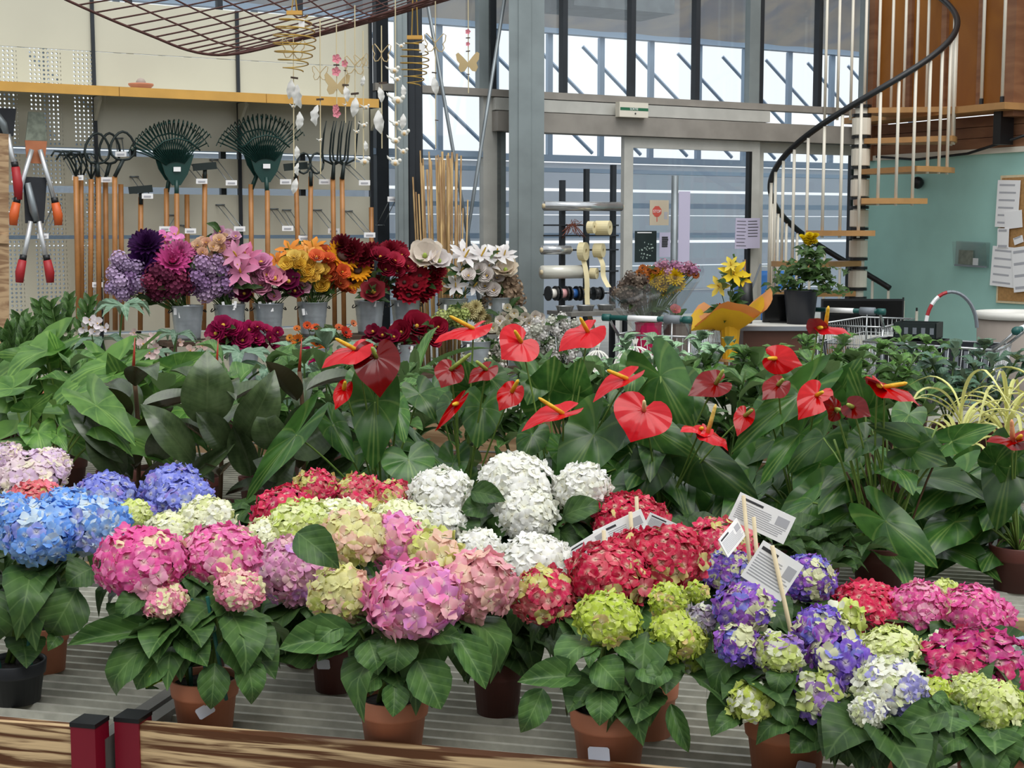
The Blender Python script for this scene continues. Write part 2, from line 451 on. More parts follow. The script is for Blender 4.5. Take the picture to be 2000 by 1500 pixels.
tw = thing('wall_left', 'beige shelving back panels behind the garden tools', None, wp(Sx(192), 0, 0), kind='structure')
DW = .06
bays = [(-240, -88), (-88, 192), (192, 470), (470, 726)]
rows = [(22, 117, 'p'), (118, 183, 'h'), (186, 297, 'h'), (311, 368, 'h'), (381, 459, 'h'), (466, 640, 'h'), (645, 800, 'p')]
for bi, (xa, xb) in enumerate(bays):
    sa, sb = Sx(xa, DW) + .012, Sx(xb, DW) - .012
    for (ya, yb, kind) in rows:
        z1, z0 = Zx(470, ya, DW), Zx(470, yb, DW)
        mat = m_perf if (kind == 'h' and bi <= 1) else m_panel
        if bi <= 1 and ya > 250 and ya < 460: z0 -= .0
        wb('wall_panel', sa, sb, DW - .02, DW, max(.02, z0), z1, mat, tw)
    for xx in (xb,):
        s = Sx(xx, DW); wb('upright', s - .012, s + .012, DW - .02, DW + .02, 0, Zx(470, 22, DW), m_darkpost, tw)
# ---- long wooden edged shelf, in sections
z_s1, z_s0 = Zx(470, 182, .45), Zx(470, 193, .45)
sh = thing('display_shelf', 'long shelf with honey wood front edge above the garden tools', 'shelf', wp(Sx(240, .45), .05, z_s0))
for (xa, xb) in ((-260, 240), (240, 524), (524, 742)):
    wb('shelf_board', Sx(xa, .45) + .002, Sx(xb, .45) - .002, .06, .44, z_s0 + .005, z_s1, m_panel, sh)
    wb('wood_edge', Sx(xa, .45) + .002, Sx(xb, .45) - .002, .44, .46, z_s0 - .02, z_s1 + .004, m_shelf, sh)
for xx in (192, 470, 726):
    s = Sx(xx, DW); b = MB(); 
    c = [(s - .01, -.08, z_s0), (s + .01, -.08, z_s0), (s + .01, -.08, z_s0 - .16), (s - .01, -.08, z_s0 - .16), (s - .01, -.24, z_s0), (s + .01, -.24, z_s0), (s + .01, -.24, z_s0 - .03), (s - .01, -.24, z_s0 - .03)]
    b.hexa(c); put('bracket', b.mesh('bracket', m_panel), sh, WMAT)
# ---- teal wall, boards and mezzanine
ztr = Tz(1860, 305)
z_pl = Tz(1860, 218)
tw2 = thing('wall_right', 'teal painted wall behind the spiral stairs with boarded top', None, CORNER, kind='structure')
tb('plaster', 0, 4.2, -.15, 0, 0, ztr, m_teal, tw2)
tb('trim_strip', 0, 4.2, -.15, .03, ztr, ztr + .045, m_offwhite, tw2)
hb = (z_pl - .06 - ztr - .045) / 3
for k in range(3):
    tb('board', .12, 4.2, -.15, .02 - .004 * k, ztr + .047 + hb * k, ztr + .042 + hb * (k + 1), m_board, tw2)
tb('board_post', .0, .12, -.15, .05, ztr, 4.6, m_board, tw2)
mz = thing('trim_1', 'wooden mezzanine landing with plywood wall and white guard bars', None, tp(.1, 0, z_pl), kind='structure')
tb('landing_edge', .05, Tx(1962, .3), .0, .35, z_pl - .055, z_pl, m_tread, mz)
for k in range(7):
    s0 = .1 + k * .42
    tb('plywood_panel', s0 + .004, s0 + .416, -.15, -.02, z_pl, 4.6, m_ply, mz)
    tb('batten', s0 - .03, s0 + .03, -.02, .012, z_pl, 4.6, m_board, mz)
sp = Tx(1972, .1)
tb('corner_post', sp - .05, sp + .06, .02, .18, z_pl - .1, 4.6, m_board, mz)
tb('landing_bracket', Tx(1940, .2) - .04, Tx(1940, .2) + .04, .05, .2, ztr + .06, z_pl - .055, m_black, mz)
for x in (1908, 1948):
    s = Tx(x, .3); p = tp(s, .3, 0)
    MB().tube([tp(s, .3, z_pl - .02), tp(s, .3, 4.4)], .014, 6).build('guard_bar', m_offwhite, mz, smooth=True)
    MB().tube([tp(s, .3, z_pl - .01), tp(s, .3, z_pl + .05)], .018, 6).build('bar_foot', m_black, mz)
# ---- spiral staircase
SCN = CORNER + (TN + WN) * .82
spx = ppm(Vector((SCN.x, SCN.y, 2)))
def zst(y): return at(1690, y, SCN.y).z
st = thing('spiral_staircase', 'white spiral staircase with beech treads and black handrail', 'staircase', (SCN.x, SCN.y, 0))
RS = .76
zt = [zst(568 - 58.8 * k) for k in range(7)]
rise = zt[1] - zt[0]
b = MB().tube([(SCN.x, SCN.y, 0), (SCN.x, SCN.y, zt[6] + .02)], .055, 16); b.build('centre_pole', m_offwhite, st, smooth=True)
k0 = -int(zt[0] / rise)
def tang(k): return R(178 + 33.5 * k)
for k in range(k0, 7):
    z = zt[0] + rise * k
    a = tang(k); b = MB(); n = 5; w = R(21) if k < 6 else R(32)
    top, bot = [], []
    ring = [(0.07, a - 1.2)] + [(RS + .03, a - w + 2 * w * i / n) for i in range(n + 1)] + [(0.07, a + 1.2)]
    base = len(b.v)
    for zz in (z - .045, z):
        for (r, an) in ring: b.v.append(Vector((SCN.x + r * math.cos(an), SCN.y + r * math.sin(an), zz)))
    m = len(ring); b.face(*reversed(range(m))); b.face(*range(m, 2 * m))
    for i in range(m): b.face(i, (i + 1) % m, m + (i + 1) % m, m + i)
    tr = b.build('tread', m_tread, st)
    if k < 6: MB().lathe([(.075, z + .03), (.08, z + .035), (.08, z + rise - .09), (.075, z + rise - .085)], 16, (SCN.x, SCN.y, 0), True).build('pole_sleeve', m_offwhite, st, smooth=False)
    MB().lathe([(.082, z + .004), (.082, z + .026)], 16, (SCN.x, SCN.y, 0), True).build('black_ring', m_black, st)
    MB().lathe([(.082, z - .075), (.082, z - .05)], 16, (SCN.x, SCN.y, 0), True).build('black_ring', m_black, st)
    if k < 6:
        for j in range(3):
            an = a + R(33.5) * (j - 1) / 3
            zr = z + rise * (j - 1) / 3 + .93
            px, py = SCN.x + RS * math.cos(an), SCN.y + RS * math.sin(an)
            MB().tube([(px, py, z - .06), (px, py, zr)], .0135, 6).build('baluster', m_offwhite, st, smooth=True)
            MB().tube([(px, py, zr - .005), (px, py, zr + .03)], .009, 5).build('baluster_pin', m_black, st)
pts = []
for i in range(0, 121):
    kk = k0 + .3 + (6.6 - k0 - .3) * i / 120
    a = tang(kk); pts.append((SCN.x + RS * math.cos(a), SCN.y + RS * math.sin(a), zt[0] + rise * kk + .96))
MB().tube(pts, .026, 8).build('handrail', m_black, st, smooth=True)
for i in range(9):       # guard round the landing
    a = R(30 + 9 * i); px, py = SCN.x + (RS) * math.cos(a), SCN.y + RS * math.sin(a)
    MB().tube([(px, py, z_pl - .03), (px, py, z_pl + 1.1)], .0135, 6).build('baluster', m_offwhite, st, smooth=True)
# ---- plant benches (corrugated tops, planked fronts)
TZ = .65
O_A = atz(275, 1416, .69); P_A = atz(1150, 1494, .69)
TA = (P_A - O_A); TA.z = 0; TA.normalize(); TBv = Vector((-TA.y, TA.x, 0))
BM = Matrix((TA, TBv, Vector((0, 0, 1)))).transposed().to_4x4(); BM.translation = Vector((O_A.x, O_A.y, 0))
def bl(a, b, z): return BM @ Vector((a, b, z))
def bc(p): q = BM.inverted() @ Vector(p); return q.x, q.y
def bench(label, a0, a1, b0, b1, zt, front_mat=None, posts=True, ztop=.69, name='plant_bench'):
    t = thing(name, label, 'bench', bl(a0, b0, 0))
    # corrugated sheet: narrow crests, wide troughs
    b = MB(); prof = []; y = b0 + .05; per = .044
    while y < b1 - .04:
        prof += [(y, zt - .022), (y + .024, zt - .022), (y + .028, zt), (y + .038, zt), (y + .041, zt - .022)]; y += per
    for (yy, zz) in prof: b.v += [Vector((a0 + .02, yy, zz)), Vector((a1 - .02, yy, zz))]
    for i in range(len(prof) - 1): b.face(2 * i, 2 * i + 1, 2 * i + 3, 2 * i + 2)
    put('corrugated_top', b.mesh('corrugated_top', m_corr), t, BM)
    put('back_rail', MB().box(a0, a1, b1 - .03, b1, zt - .06, zt + .012).mesh('back_rail', m_rail), t, BM)
    for aa in (a0, a1 - .03):
        put('side_rail', MB().box(aa, aa + .03, b0 + .03, b1 - .03, zt - .06, zt + .012).mesh('side_rail', m_rail), t, BM)
    if front_mat:
        put('front_plank', MB().box(a0 + .05, a1 - .05, b0, b0 + .026, ztop - .14, ztop).mesh('front_plank', front_mat), t, BM)
        put('front_plank', MB().box(a0 + .05, a1 - .05, b0, b0 + .026, ztop - .29, ztop - .15).mesh('front_plank', front_mat), t, BM)
    for aa in (a0, a1 - .05):
        for bb in (b0 - .004, b1 - .05):
            q = put('corner_post', MB().box(aa, aa + .05, bb, bb + .05, 0, ztop + .004).mesh('corner_post', m_redpost), t, BM)
            put('post_cap', MB().box(aa - .001, aa + .051, bb - .001, bb + .051, ztop + .004, ztop + .012).mesh('post_cap', m_black), q, BM)
    return t
bench('burnt pine plant bench under the terracotta potted hydrangeas', -.052, 2.2, 0, 1.10, TZ, m_burnt)
bench('burnt pine plant bench carrying the blue hydrangea in black pot', -2.4, -.066, -.045, 1.10, TZ, m_burnt)
bench('plant bench carrying the red anthuriums', -1.15, 2.6, 1.14, 1.98, TZ, m_greyplank)
bench('plant bench under the dark rubber plants', -3.2, -1.17, 1.14, 1.98, TZ, m_greyplank)
bench('planked bench behind the anthurium bench', -2.6, 3.6, 2.05, 3.2, TZ, m_greyplank)
# ================================================================ plants: shared pieces
def leaf_mesh(name, mat, hw, ny=10, nx=6, arch=.1, fold=.12, wave=0.0, wn=4, serr=0.0, tipdrop=0.0, side=0.0):
    b = MB(); n2 = nx // 2
    for i in range(ny + 1):
        t = i / ny; w = smoothtab(hw, t)
        for j in range(nx + 1):
            s = (j - n2) / n2; e = 1 + (serr * (1 if i % 2 else -1) if abs(s) == 1 and 0 < i < ny else 0)
            x = s * w * .5 * e
            z = arch * 4 * t * (1 - t) + fold * abs(s) * w - side * s * s * w + wave * math.sin(t * wn * 2 * PI + (0 if s > 0 else 1.3)) * abs(s) * w - tipdrop * max(0, t - .7) ** 2 * 11
            b.v.append(Vector((x, t, z)))
    for i in range(ny):
        for j in range(nx):
            q = i * (nx + 1) + j; b.face(q, q + 1, q + nx + 2, q + nx + 1)
    return b.mesh(name, mat, True)
def heart_mesh(name, mat, keys, na=30, nr=4, arch=.1, cup=.25, wave=.0, lobe=.15, tipd=.2):
    """keys: (angle from the tip in degrees, radius); attached at the origin, tip at y=1"""
    b = MB(); b.v.append(Vector((0, 0, 0))); wmax = 0
    for i in range(na + 1):
        ph = -180 + 360 * i / na; wmax = max(wmax, abs(smoothtab(keys, abs(ph)) * math.sin(R(ph))))
    for i in range(na + 1):
        ph = -178 + 356 * i / na; r0 = max(.03, smoothtab(keys, abs(ph)))
        for k in range(1, nr + 1):
            r = r0 * k / nr; x = r * math.sin(R(ph)) / (2 * wmax); y = r * math.cos(R(ph))
            z = cup * (abs(x) * 2) ** 1.6 * .5 + arch * y * (1 - y) * 4 * (1 if y > 0 else 0) + lobe * max(0, -y) + wave * math.sin(R(ph) * 7) * (k / nr) ** 2 - tipd * max(0, y - .45) ** 2
            b.v.append(Vector((x, y, z)))
    for i in range(na):
        p = 1 + i * nr; q = p + nr
        b.face(0, q, p)
        for k in range(nr - 1): b.face(p + k, q + k, q + k + 1, p + k + 1)
    return b.mesh(name, mat, True)
OV = [(0, .06), (.07, .46), (.18, .82), (.34, 1.0), (.52, .99), (.70, .80), (.85, .50), (.94, .22), (1, .01)]
EL = [(0, .06), (.1, .5), (.25, .84), (.45, 1.0), (.65, .93), (.82, .66), (.93, .34), (1, .02)]
LAN = [(0, .12), (.15, .6), (.35, .95), (.5, 1.0), (.7, .8), (.88, .38), (1, .01)]
STRAP = [(0, .55), (.2, .9), (.5, 1.0), (.8, .7), (1, .02)]
HEART = [(0, 1.0), (8, .90), (20, .74), (40, .62), (65, .55), (95, .54), (125, .60), (145, .64), (160, .58), (170, .36), (176, .16), (180, .05)]
ARROW = [(0, 1.0), (10, .78), (25, .56), (50, .43), (80, .38), (110, .42), (135, .56), (150, .66), (160, .55), (172, .2), (180, .05)]
SPATHE = [(0, 1.0), (7, .88), (20, .78), (40, .72), (65, .66), (95, .60), (125, .56), (150, .50), (168, .34), (180, .06)]
L_hyd = leafmat('hydrangea_leaf', '#35532e', '#50723a', '#86a566', .45, 5, .8, .35, '#5f7c4a', .07, .1)
L_rub = leafmat('rubber_leaf', '#2c3c22', '#4c5e3c', '#6c7a54', .24, 14, .35, .16, '#4f4a34', .02, .03, spec=.5)
L_ant = leafmat('anthurium_leaf', '#2a4f22', '#456e30', '#98b060', .26, 7, 1, .32, '#5f8a3e', .03, .10, kind='heart', spec=.35)
L_alo = leafmat('arrow_leaf', '#3a622a', '#5e863e', '#9cc061', .35, 7, 1, .35, '#7ba352', .03, .15, kind='heart')
L_mid = leafmat('broad_green_leaf', '#375a2b', '#5a8042', '#a9c17e', .4, 5, .7, .35, '#7f9c66', .06, .12)
L_grey = leafmat('silvery_leaf', '#5f7f68', '#7e9a84', '#b6c8b0', .45, 6, .6, .5, '#93a68f', .2, .1)
L_var = leafmat('striped_strap_leaf', '#e9e6a8', '#dfe08c', '#5f8440', .4, 0.01, .1, .7, '#dcd98d', .0, .2)
L_spa = leafmat('red_spathe', '#c20f1c', '#d0202a', '#a01020', .16, 9, 1, .25, '#b8404a', .08, .06, kind='heart', spec=.3)
m_spadix = M('spadix', '#ffffff', .5, oc=True, bump=.5, nscale=60)
HY = [leaf_mesh('hydrangea_leaf', L_hyd, OV, 12, 6, a, f, .02, 3, .02, td) for a, f, td in ((.12, .14, .2), (.06, .22, .05), (.2, .08, .35))]
RB = [leaf_mesh('rubber_leaf', L_rub, EL, 10, 6, a, f, 0, 3, 0, td) for a, f, td in ((.06, .16, .05), (-.08, .22, 0), (.1, .06, .2))]
AN = [heart_mesh('anthurium_leaf', L_ant, HEART, 32, 4, a, c, w, l, t) for a, c, w, l, t in ((.05, -.16, .012, .18, .35), (.1, .15, .02, .12, .2), (.0, -.35, .015, .1, .5))]
AL = [heart_mesh('arrow_leaf', L_alo, ARROW, 30, 4, a, c, w, l, t) for a, c, w, l, t in ((.08, .14, .02, .1, .2), (.1, -.2, .03, -.1, .4))]
SP = [heart_mesh('spathe', L_spa, SPATHE, 26, 4, a, c, w, l, t) for a, c, w, l, t in ((.05, .15, .02, .1, .3), (.05, -.25, .03, .25, .4))]
MD = [leaf_mesh('broad_leaf', L_mid, LAN, 8, 4, a, f, .04, 2) for a, f in ((.12, .1), (.2, .2), (.05, .1))]
GR = [leaf_mesh('silvery_leaf', L_grey, LAN, 8, 4, a, f, .03, 2) for a, f in ((.14, .1), (.22, .15))]
ST = [leaf_mesh('strap_leaf', L_var, STRAP, 12, 4, a, .02, 0, 2, 0, td) for a, td in ((.16, .2), (.3, .5))]
GS = [leaf_mesh('sword_leaf', L_mid, STRAP, 8, 4, a, .05, 0, 2, 0, 0) for a in (.03, .1)]
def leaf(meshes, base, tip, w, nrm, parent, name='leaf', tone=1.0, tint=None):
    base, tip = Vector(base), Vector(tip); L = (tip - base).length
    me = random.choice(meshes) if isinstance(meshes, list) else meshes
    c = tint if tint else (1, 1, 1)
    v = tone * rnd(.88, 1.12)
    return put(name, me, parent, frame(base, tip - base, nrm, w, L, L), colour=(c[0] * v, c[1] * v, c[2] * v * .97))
def pot(parent, c, r, h, mat, z0, lip=True, name='pot'):
    rb = r * .76
    prof = [(rb * .3, .002), (rb, .0), (rb + (r - rb) * .55, h * .66), (r * .955, h * .68), (r * .965, h * .72), (r * 1.0, h * .985), (r * .985, h), (r * .93, h), (r * .915, h * .9), (rb * .98, h * .5)]
    o = put(name, MB().lathe(prof, 28).mesh(name, mat, True), parent, T((c[0], c[1], z0)))
    put('soil', MB().lathe([(.001, h * .88), (r * .5, h * .89), (r * .915, h * .87)], 16).mesh('soil', m_soil, True), parent, T((c[0], c[1], z0)))
    return o
# ---- hydrangeas
def floret_mesh(name, mat, wide=.5, cup=.12):
    b = MB()
    for k in range(4):
        a = PI / 2 * k; ca, sa = math.cos(a), math.sin(a)
        nu, nv = 4, 3; base = len(b.v)
        for i in range(nv + 1):
            t = i / nv; w = (.10, .40, .52, .30)[i] * wide * 2
            for j in range(nu + 1):
                s = (j - 2) / 2
                r = .05 + .45 * t - (.07 * s * s if i == nv else 0) + (.03 if (i == nv and abs(s) == .5) else 0)
                x, y = r, s * w * .5; z = cup * t * t - .10 * s * s * t + (k % 2) * .035
                b.v.append(Vector((x * ca - y * sa, x * sa + y * ca, z)))
        for i in range(nv):
            for j in range(nu):
                q = base + i * (nu + 1) + j; b.face(q, q + 1, q + nu + 2, q + nu + 1)
    b.ball((0, 0, .03), .055, 6, 3)
    return b.mesh(name, mat, True)
def petalmat(name, cen):
    k = NT(name); co = k.coord(); ln = k.n('ShaderNodeVectorMath', operation='LENGTH'); k.l(co, ln.inputs[0])
    rad = k.ss(ln.outputs['Value'], .05, .26)
    oc = k.objcol(); c = k.mix(rad, k.mix(.55, oc, cen), oc); c = k.mix(k.ss(k.noise(5, 2, co), .35, .75), c, k.mix(.10, c, '#fff6e8'))
    k.l(c, k.p.inputs['Base Color']); k.p.inputs['Roughness'].default_value = .6; k.p.inputs['Specular IOR Level'].default_value = .15; k.translucent(c, .22); return k.m
m_floret = petalmat('hydrangea_petal', '#f1eccb')
FL = [floret_mesh('floret', m_floret, w, c) for w, c in ((.58, .12), (.52, .2), (.62, .04))]
m_core = M('flower_head_core', '#a8a8a8', .8, oc=True)
_core = MB().ball((0, 0, 0), 1, 14, 9).mesh('flower_head', m_core, True)
def hcol(c): return lin(c) if isinstance(c, str) else c
def flower_head(parent, p, rx, rz, cols, fs=.03, axis=(0, -.25, 1), limit=95):
    """cols: list of (weight, colour)"""
    p = Vector(p) - Vector((0, 0, rz * .12)); rz *= 1.08; ax = Vector(axis).normalized()
    c0 = hcol(cols[0][1])
    head = put('flower_head', _core, parent, zframe(p, ax, 0, rx * .80, rz * .78), colour=tuple(v * .7 for v in c0))
    q = Vector((0, 0, 1)).rotation_difference(ax)
    area = 4 * PI * ((rx * rx + 2 * rx * rz) / 3)
    for attempt in range(4):
        n = int(area / (fs * fs * .40)); cand = []
        for i in range(n):
            z = 1 - 2 * (i + .5) / n
            if z < -.48: break
            r = math.sqrt(max(0, 1 - z * z)); a = i * 2.399963 + rnd(-.15, .15)
            u = Vector((r * math.cos(a), r * math.sin(a), z))
            nrm = q @ Vector((u.x / rx, u.y / rx, u.z / rz)).normalized()
            pos = p + q @ Vector((u.x * rx, u.y * rx, u.z * rz)) * rnd(.88, 1.04)
            if nrm.dot(tocam(pos)) < -.28: continue
            cand.append((u, nrm, pos))
        if len(cand) <= limit: break
        fs *= math.sqrt(len(cand) / limit) * 1.02
    seeds = [(Vector((rnd(-1, 1), rnd(-1, 1), rnd(-1, 1))).normalized()) for _ in cols]
    for u, nrm, pos in cand[:limit]:
        c = c0
        bias = [w * (1 + .8 * u.dot(s)) for (w, _), s in zip(cols, seeds)]
        t = rnd(0, sum(bias))
        for (w, cc), bw in zip(cols, bias):
            if t <= bw: c = hcol(cc); break
            t -= bw
        v = rnd(.84, 1.04)
        jn = (nrm + Vector((rnd(-1, 1), rnd(-1, 1), rnd(-1, 1))) * .30 + Vector((0, 0, -.10))).normalized()
        put('floret', random.choice(FL), head, zframe(pos, jn, rnd(0, 6.28), fs * rnd(1.02, 1.3)), colour=(min(1, c[0] * v), min(1, c[1] * v), min(1, c[2] * v)))
    return head
BLUE = [(3, '#6ea6f2'), (2.4, '#90bdf5'), (1.6, '#cfe3f2'), (.7, '#98a4ec')]
VIOB = [(3, '#8690e6'), (2, '#98a0ec'), (1, '#9a86d4'), (.6, '#b3c0ee')]
PALE = [(3, '#e0c6e2'), (2, '#eed9e0'), (1.5, '#f4ead2')]
REDG = [(2, '#e06a72'), (2, '#d3cf76'), (1, '#ee7d92')]
LIMEC = [(3, '#f4f5d2'), (1.6, '#e6ecaa'), (1.4, '#fafaec')]
LIMEY = [(3, '#dbe68c'), (2, '#e9efb4'), (1, '#c9da68')]
CREAM = [(3, '#f3f4de'), (1, '#e6ecc0')]
PINK = [(4, '#ea5aa6'), (2.4, '#f07ab8'), (1.2, '#f4a9c8'), (.5, '#f0e6b8')]
PINKS = [(3, '#f08cb0'), (2, '#f6c0c0'), (1.5, '#f0ecb8')]
LILP = [(3, '#e8a0cc'), (2, '#ecb4d0'), (1, '#f0c4c8'), (.7, '#d99ae0')]
ROSE = [(3, '#f088be'), (2.4, '#f4a2c2'), (1, '#ea92d4'), (.8, '#f6b8c0')]
SALM = [(3, '#ee9ab0'), (2, '#f2b0b8'), (1, '#f4c6b4')]
GRNP = [(3, '#e8e4a0'), (2, '#f2c9b4'), (1.2, '#d6de78')]
RED = [(4, '#c80f42'), (2, '#d42450'), (1, '#de5a6c'), (.6, '#d8cc80')]
REDL = [(3, '#d8285a'), (2, '#e0707a'), (2, '#d3cf76')]
LIME = [(4, '#bfd24a'), (2, '#d3e06a'), (1, '#e2c584')]
PURP = [(2.4, '#9a56c4'), (2.4, '#7e5acc'), (1.6, '#8484e0'), (1.3, '#dfe2b4')]
PURW = [(2, '#8a6ad0'), (2, '#dfe4c4'), (2, '#c9d77a'), (1, '#a880cc')]
WHI = [(4, '#fbfbf6'), (1, '#f3f4e6')]
WHIV = [(4, '#f4f5e6'), (1.5, '#dfe8b0'), (.8, '#a6a2e0')]
MAGE = [(4, '#bc1f78'), (2, '#ce2a6c'), (1, '#da5a9c')]
HOTP = [(4, '#d81a50'), (2, '#de2c5c'), (1, '#d82a68')]
GRIS = [(2, '#b9b2c4'), (1, '#d8dcc0'), (1, '#8a7890')]
GRNB = [(3, '#cfdc70'), (2, '#f2f4e0'), (1, '#bccb50')]
def hydrangea(label, pc, pr, ph, pmat, heads, nleaf=26, spread=.17, sticks=0, bare=False, ltone=1.0, zl=(.05, .2), tag=None, leafsz=(.085, .135), potvis=True, Yoff=0.0):
    """pc: pot centre; heads: (x, y, rx_px, ry_px, colours[, dY])"""
    t = thing('potted_hydrangea', label, 'plant', (pc.x, pc.y, TZ), group='hydrangeas on the front benches')
    pot(t, pc, pr, ph, pmat, TZ)
    rim = Vector((pc.x, pc.y, TZ + ph * .9)); nodes = []
    left = 300
    for k, h in enumerate(heads):
        x, y, rx, ry, cols = h[:5]; dY = h[5] if len(h) > 5 else 0.0
        p = at(x, y, pc.y + dY); s = ppm(p); a, c = rx / s, ry / s
        lim = max(12, int(left / (len(heads) - k)) + (12 if k < len(heads) - 1 else 0)); lim = min(lim, 110)
        fs = max(.018, min(.029, a * .37))
        hd = flower_head(t, p, a, c, cols, fs, (rnd(-.2, .2), -.35, 1), lim)
        left -= sum(1 for _ in hd.children)
        q0 = rim + Vector((rnd(-1, 1), rnd(-1, 1), 0)) * pr * .4
        mid = Vector(((q0.x * .55 + p.x * .45), (q0.y * .55 + p.y * .45), q0.z * .35 + p.z * .65))
        pts = bez(q0, mid, p - Vector((0, 0, c * .5)), 7)
        MB().tube(pts, [.0055, .0055, .005, .005, .0045, .004, .004, .004], 5).build('stem', m_stem, t, smooth=True)
        nodes.append(pts)
    for k in range(sticks):
        q = rim + Vector((rnd(-.05, .05), rnd(-.05, .0), -.02)); MB().tube([q, q + Vector((rnd(-.04, .04), rnd(-.03, .03), rnd(.16, .24)))], .004, 5).build('support_stick', m_stick, t)
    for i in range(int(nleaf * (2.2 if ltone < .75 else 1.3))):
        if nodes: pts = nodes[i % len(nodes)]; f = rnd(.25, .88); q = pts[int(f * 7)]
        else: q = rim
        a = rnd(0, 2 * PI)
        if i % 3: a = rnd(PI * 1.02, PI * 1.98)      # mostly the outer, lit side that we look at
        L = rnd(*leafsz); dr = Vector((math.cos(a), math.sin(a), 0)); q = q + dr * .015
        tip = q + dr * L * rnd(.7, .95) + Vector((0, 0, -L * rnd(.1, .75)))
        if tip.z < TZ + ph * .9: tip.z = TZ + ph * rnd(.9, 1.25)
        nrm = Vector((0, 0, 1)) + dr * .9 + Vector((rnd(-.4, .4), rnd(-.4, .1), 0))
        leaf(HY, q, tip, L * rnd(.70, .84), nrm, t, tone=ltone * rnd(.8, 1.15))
    return t
def hleaf(t, Y, x0, y0, x1, y1, w, tone=1.0, dY=-.03, tint=None):
    a, b = at(x0, y0, Y), at(x1, y1, Y + dY); s = ppm(a)
    leaf(HY, a, b, w / s, tocam(a) + Vector((rnd(-.3, .3), 0, .35)), t, tone=tone, tint=tint)
def sticker(parent, pc, r, z, x, sz=.02, rot=.3):
    """white price label on the pot, towards the camera"""
    d = Vector((x - pc.x, 0, 0)); a = math.asin(max(-.9, min(.9, d.x / r)))
    n = Vector((math.sin(a), -math.cos(a), .12)).normalized(); p = Vector((pc.x, pc.y, z)) + n * (r + .001)
    m = zframe(p, n, rot, 1.0)
    b = MB(); w, h, c = sz * .75, sz * .5, sz * .12
    pts = [(-w + c, -h), (w - c, -h), (w, -h + c), (w, h - c), (w - c, h), (-w + c, h), (-w, h - c), (-w, -h + c)]
    for z2 in (0, .0012):
        for q in pts: b.v.append(Vector((q[0], q[1], z2)))
    b.face(*reversed(range(8))); b.face(*range(8, 16))
    for i in range(8): b.face(i, (i + 1) % 8, 8 + (i + 1) % 8, 8 + i)
    put('price_sticker', b.mesh('price_sticker', m_label), parent, frame(p, Vector((math.cos(a) * -math.sin(rot), -math.sin(a) * math.sin(rot), math.cos(rot))), n))
def potc(x, y): return atz(x, y, TZ)
H = {}
P = potc(32, 1368)
t = H['blue'] = hydrangea('blue hydrangea in a black plastic pot beside the burgundy post', P, .062, .085, m_blackpot, [(85, 1035, 78, 48, BLUE, -.03), (190, 1025, 62, 52, BLUE, 0), (20, 1005, 48, 38, BLUE, .06), (125, 990, 55, 30, BLUE, .1)], 22, sticks=4, ltone=.85)
for a in ((45, 1140, 75, 1228, 92, .9), (150, 1150, 95, 1245, 95, .75), (-20, 1150, -10, 1260, 90, .9), (180, 1110, 130, 1140, 70, .75), (115, 1240, 95, 1268, 32, 1.2)): hleaf(t, P.y - .06, *a)
P = potc(402, 1425)
t = H['pink'] = hydrangea('hot pink hydrangea in a terracotta pot with tilted price sticker', P, .066, .105, m_terra, [(275, 1092, 88, 52, PINK, -.02), (435, 1078, 72, 48, PINK, .03), (322, 1172, 42, 26, PINKS, -.08), (468, 1150, 46, 32, PINKS, -.06)], 22, sticks=3)
for a in ((300, 1250, 210, 1355, 70, 1.2), (330, 1265, 262, 1345, 72, 1.35), (420, 1295, 412, 1385, 62, 1.0), (480, 1285, 495, 1372, 60, 1.3), (350, 1240, 405, 1300, 70, 1.3), (310, 1230, 130, 1258, 52, 1.0), (285, 1160, 225, 1210, 52, .9), (300, 1340, 285, 1345, 30, 1.2)): hleaf(t, P.y - .08, *a)
hleaf(t, P.y - .09, 335, 1308, 286, 1342, 30, 1.5, tint=(2.2, 1.6, .5))
sticker(t, P, .057, TZ + .05, P.x + .012, .022, .5)
P = potc(655, 1345)
t = H['lilac'] = hydrangea('lilac pink hydrangea in a brown pot behind its neighbours', P, .054, .12, m_brownpot, [(572, 1112, 70, 62, LILP, -.05), (640, 1120, 30, 24, LILP, -.02)], 22, ltone=.85)
for a in ((540, 1260, 590, 1300, 60, .9), (620, 1280, 540, 1275, 70, .9), (560, 1230, 515, 1290, 60, .8)): hleaf(t, P.y - .04, *a)
sticker(t, P, .047, TZ + .06, P.x - .018, .02, .1)
P = potc(769, 1466)
t = H['rose'] = hydrangea('big rose pink hydrangea in the terracotta pot at the middle front', P, .066, .105, m_terra, [(808, 1165, 90, 62, ROSE, -.06), (665, 1158, 60, 50, GRNP, -.03), (935, 1140, 72, 62, SALM, .02), (690, 1045, 66, 46, GRNP, .1), (775, 1055, 56, 48, ROSE, .12), (848, 1080, 52, 38, GRNP, .08)], 16, leafsz=(.10, .14))
for a in ((695, 1240, 545, 1265, 78, 1.0), (720, 1250, 740, 1315, 75, 1.2), (785, 1240, 770, 1312, 82, .9), (815, 1290, 862, 1385, 88, 1.2), (770, 1335, 768, 1400, 54, 1.1), (890, 1240, 950, 1345, 66, 1.1), (665, 1215, 615, 1260, 52, 1.1), (740, 1320, 700, 1350, 45, 1.2), (830, 1235, 905, 1250, 52, .8), (580, 1040, 660, 1105, 75, .8), (700, 1240, 620, 1290, 50, 1.1)): hleaf(t, P.y - .09, *a)
P = potc(972, 1390)
t = H['white_low'] = hydrangea('creamy white hydrangea in a brown pot beside the red one', P, .054, .11, m_brownpot, [(1045, 1095, 72, 42, WHI, .05), (935, 1075, 48, 42, WHI, .1)], 20, ltone=.7)
P = potc(1190, 1496)
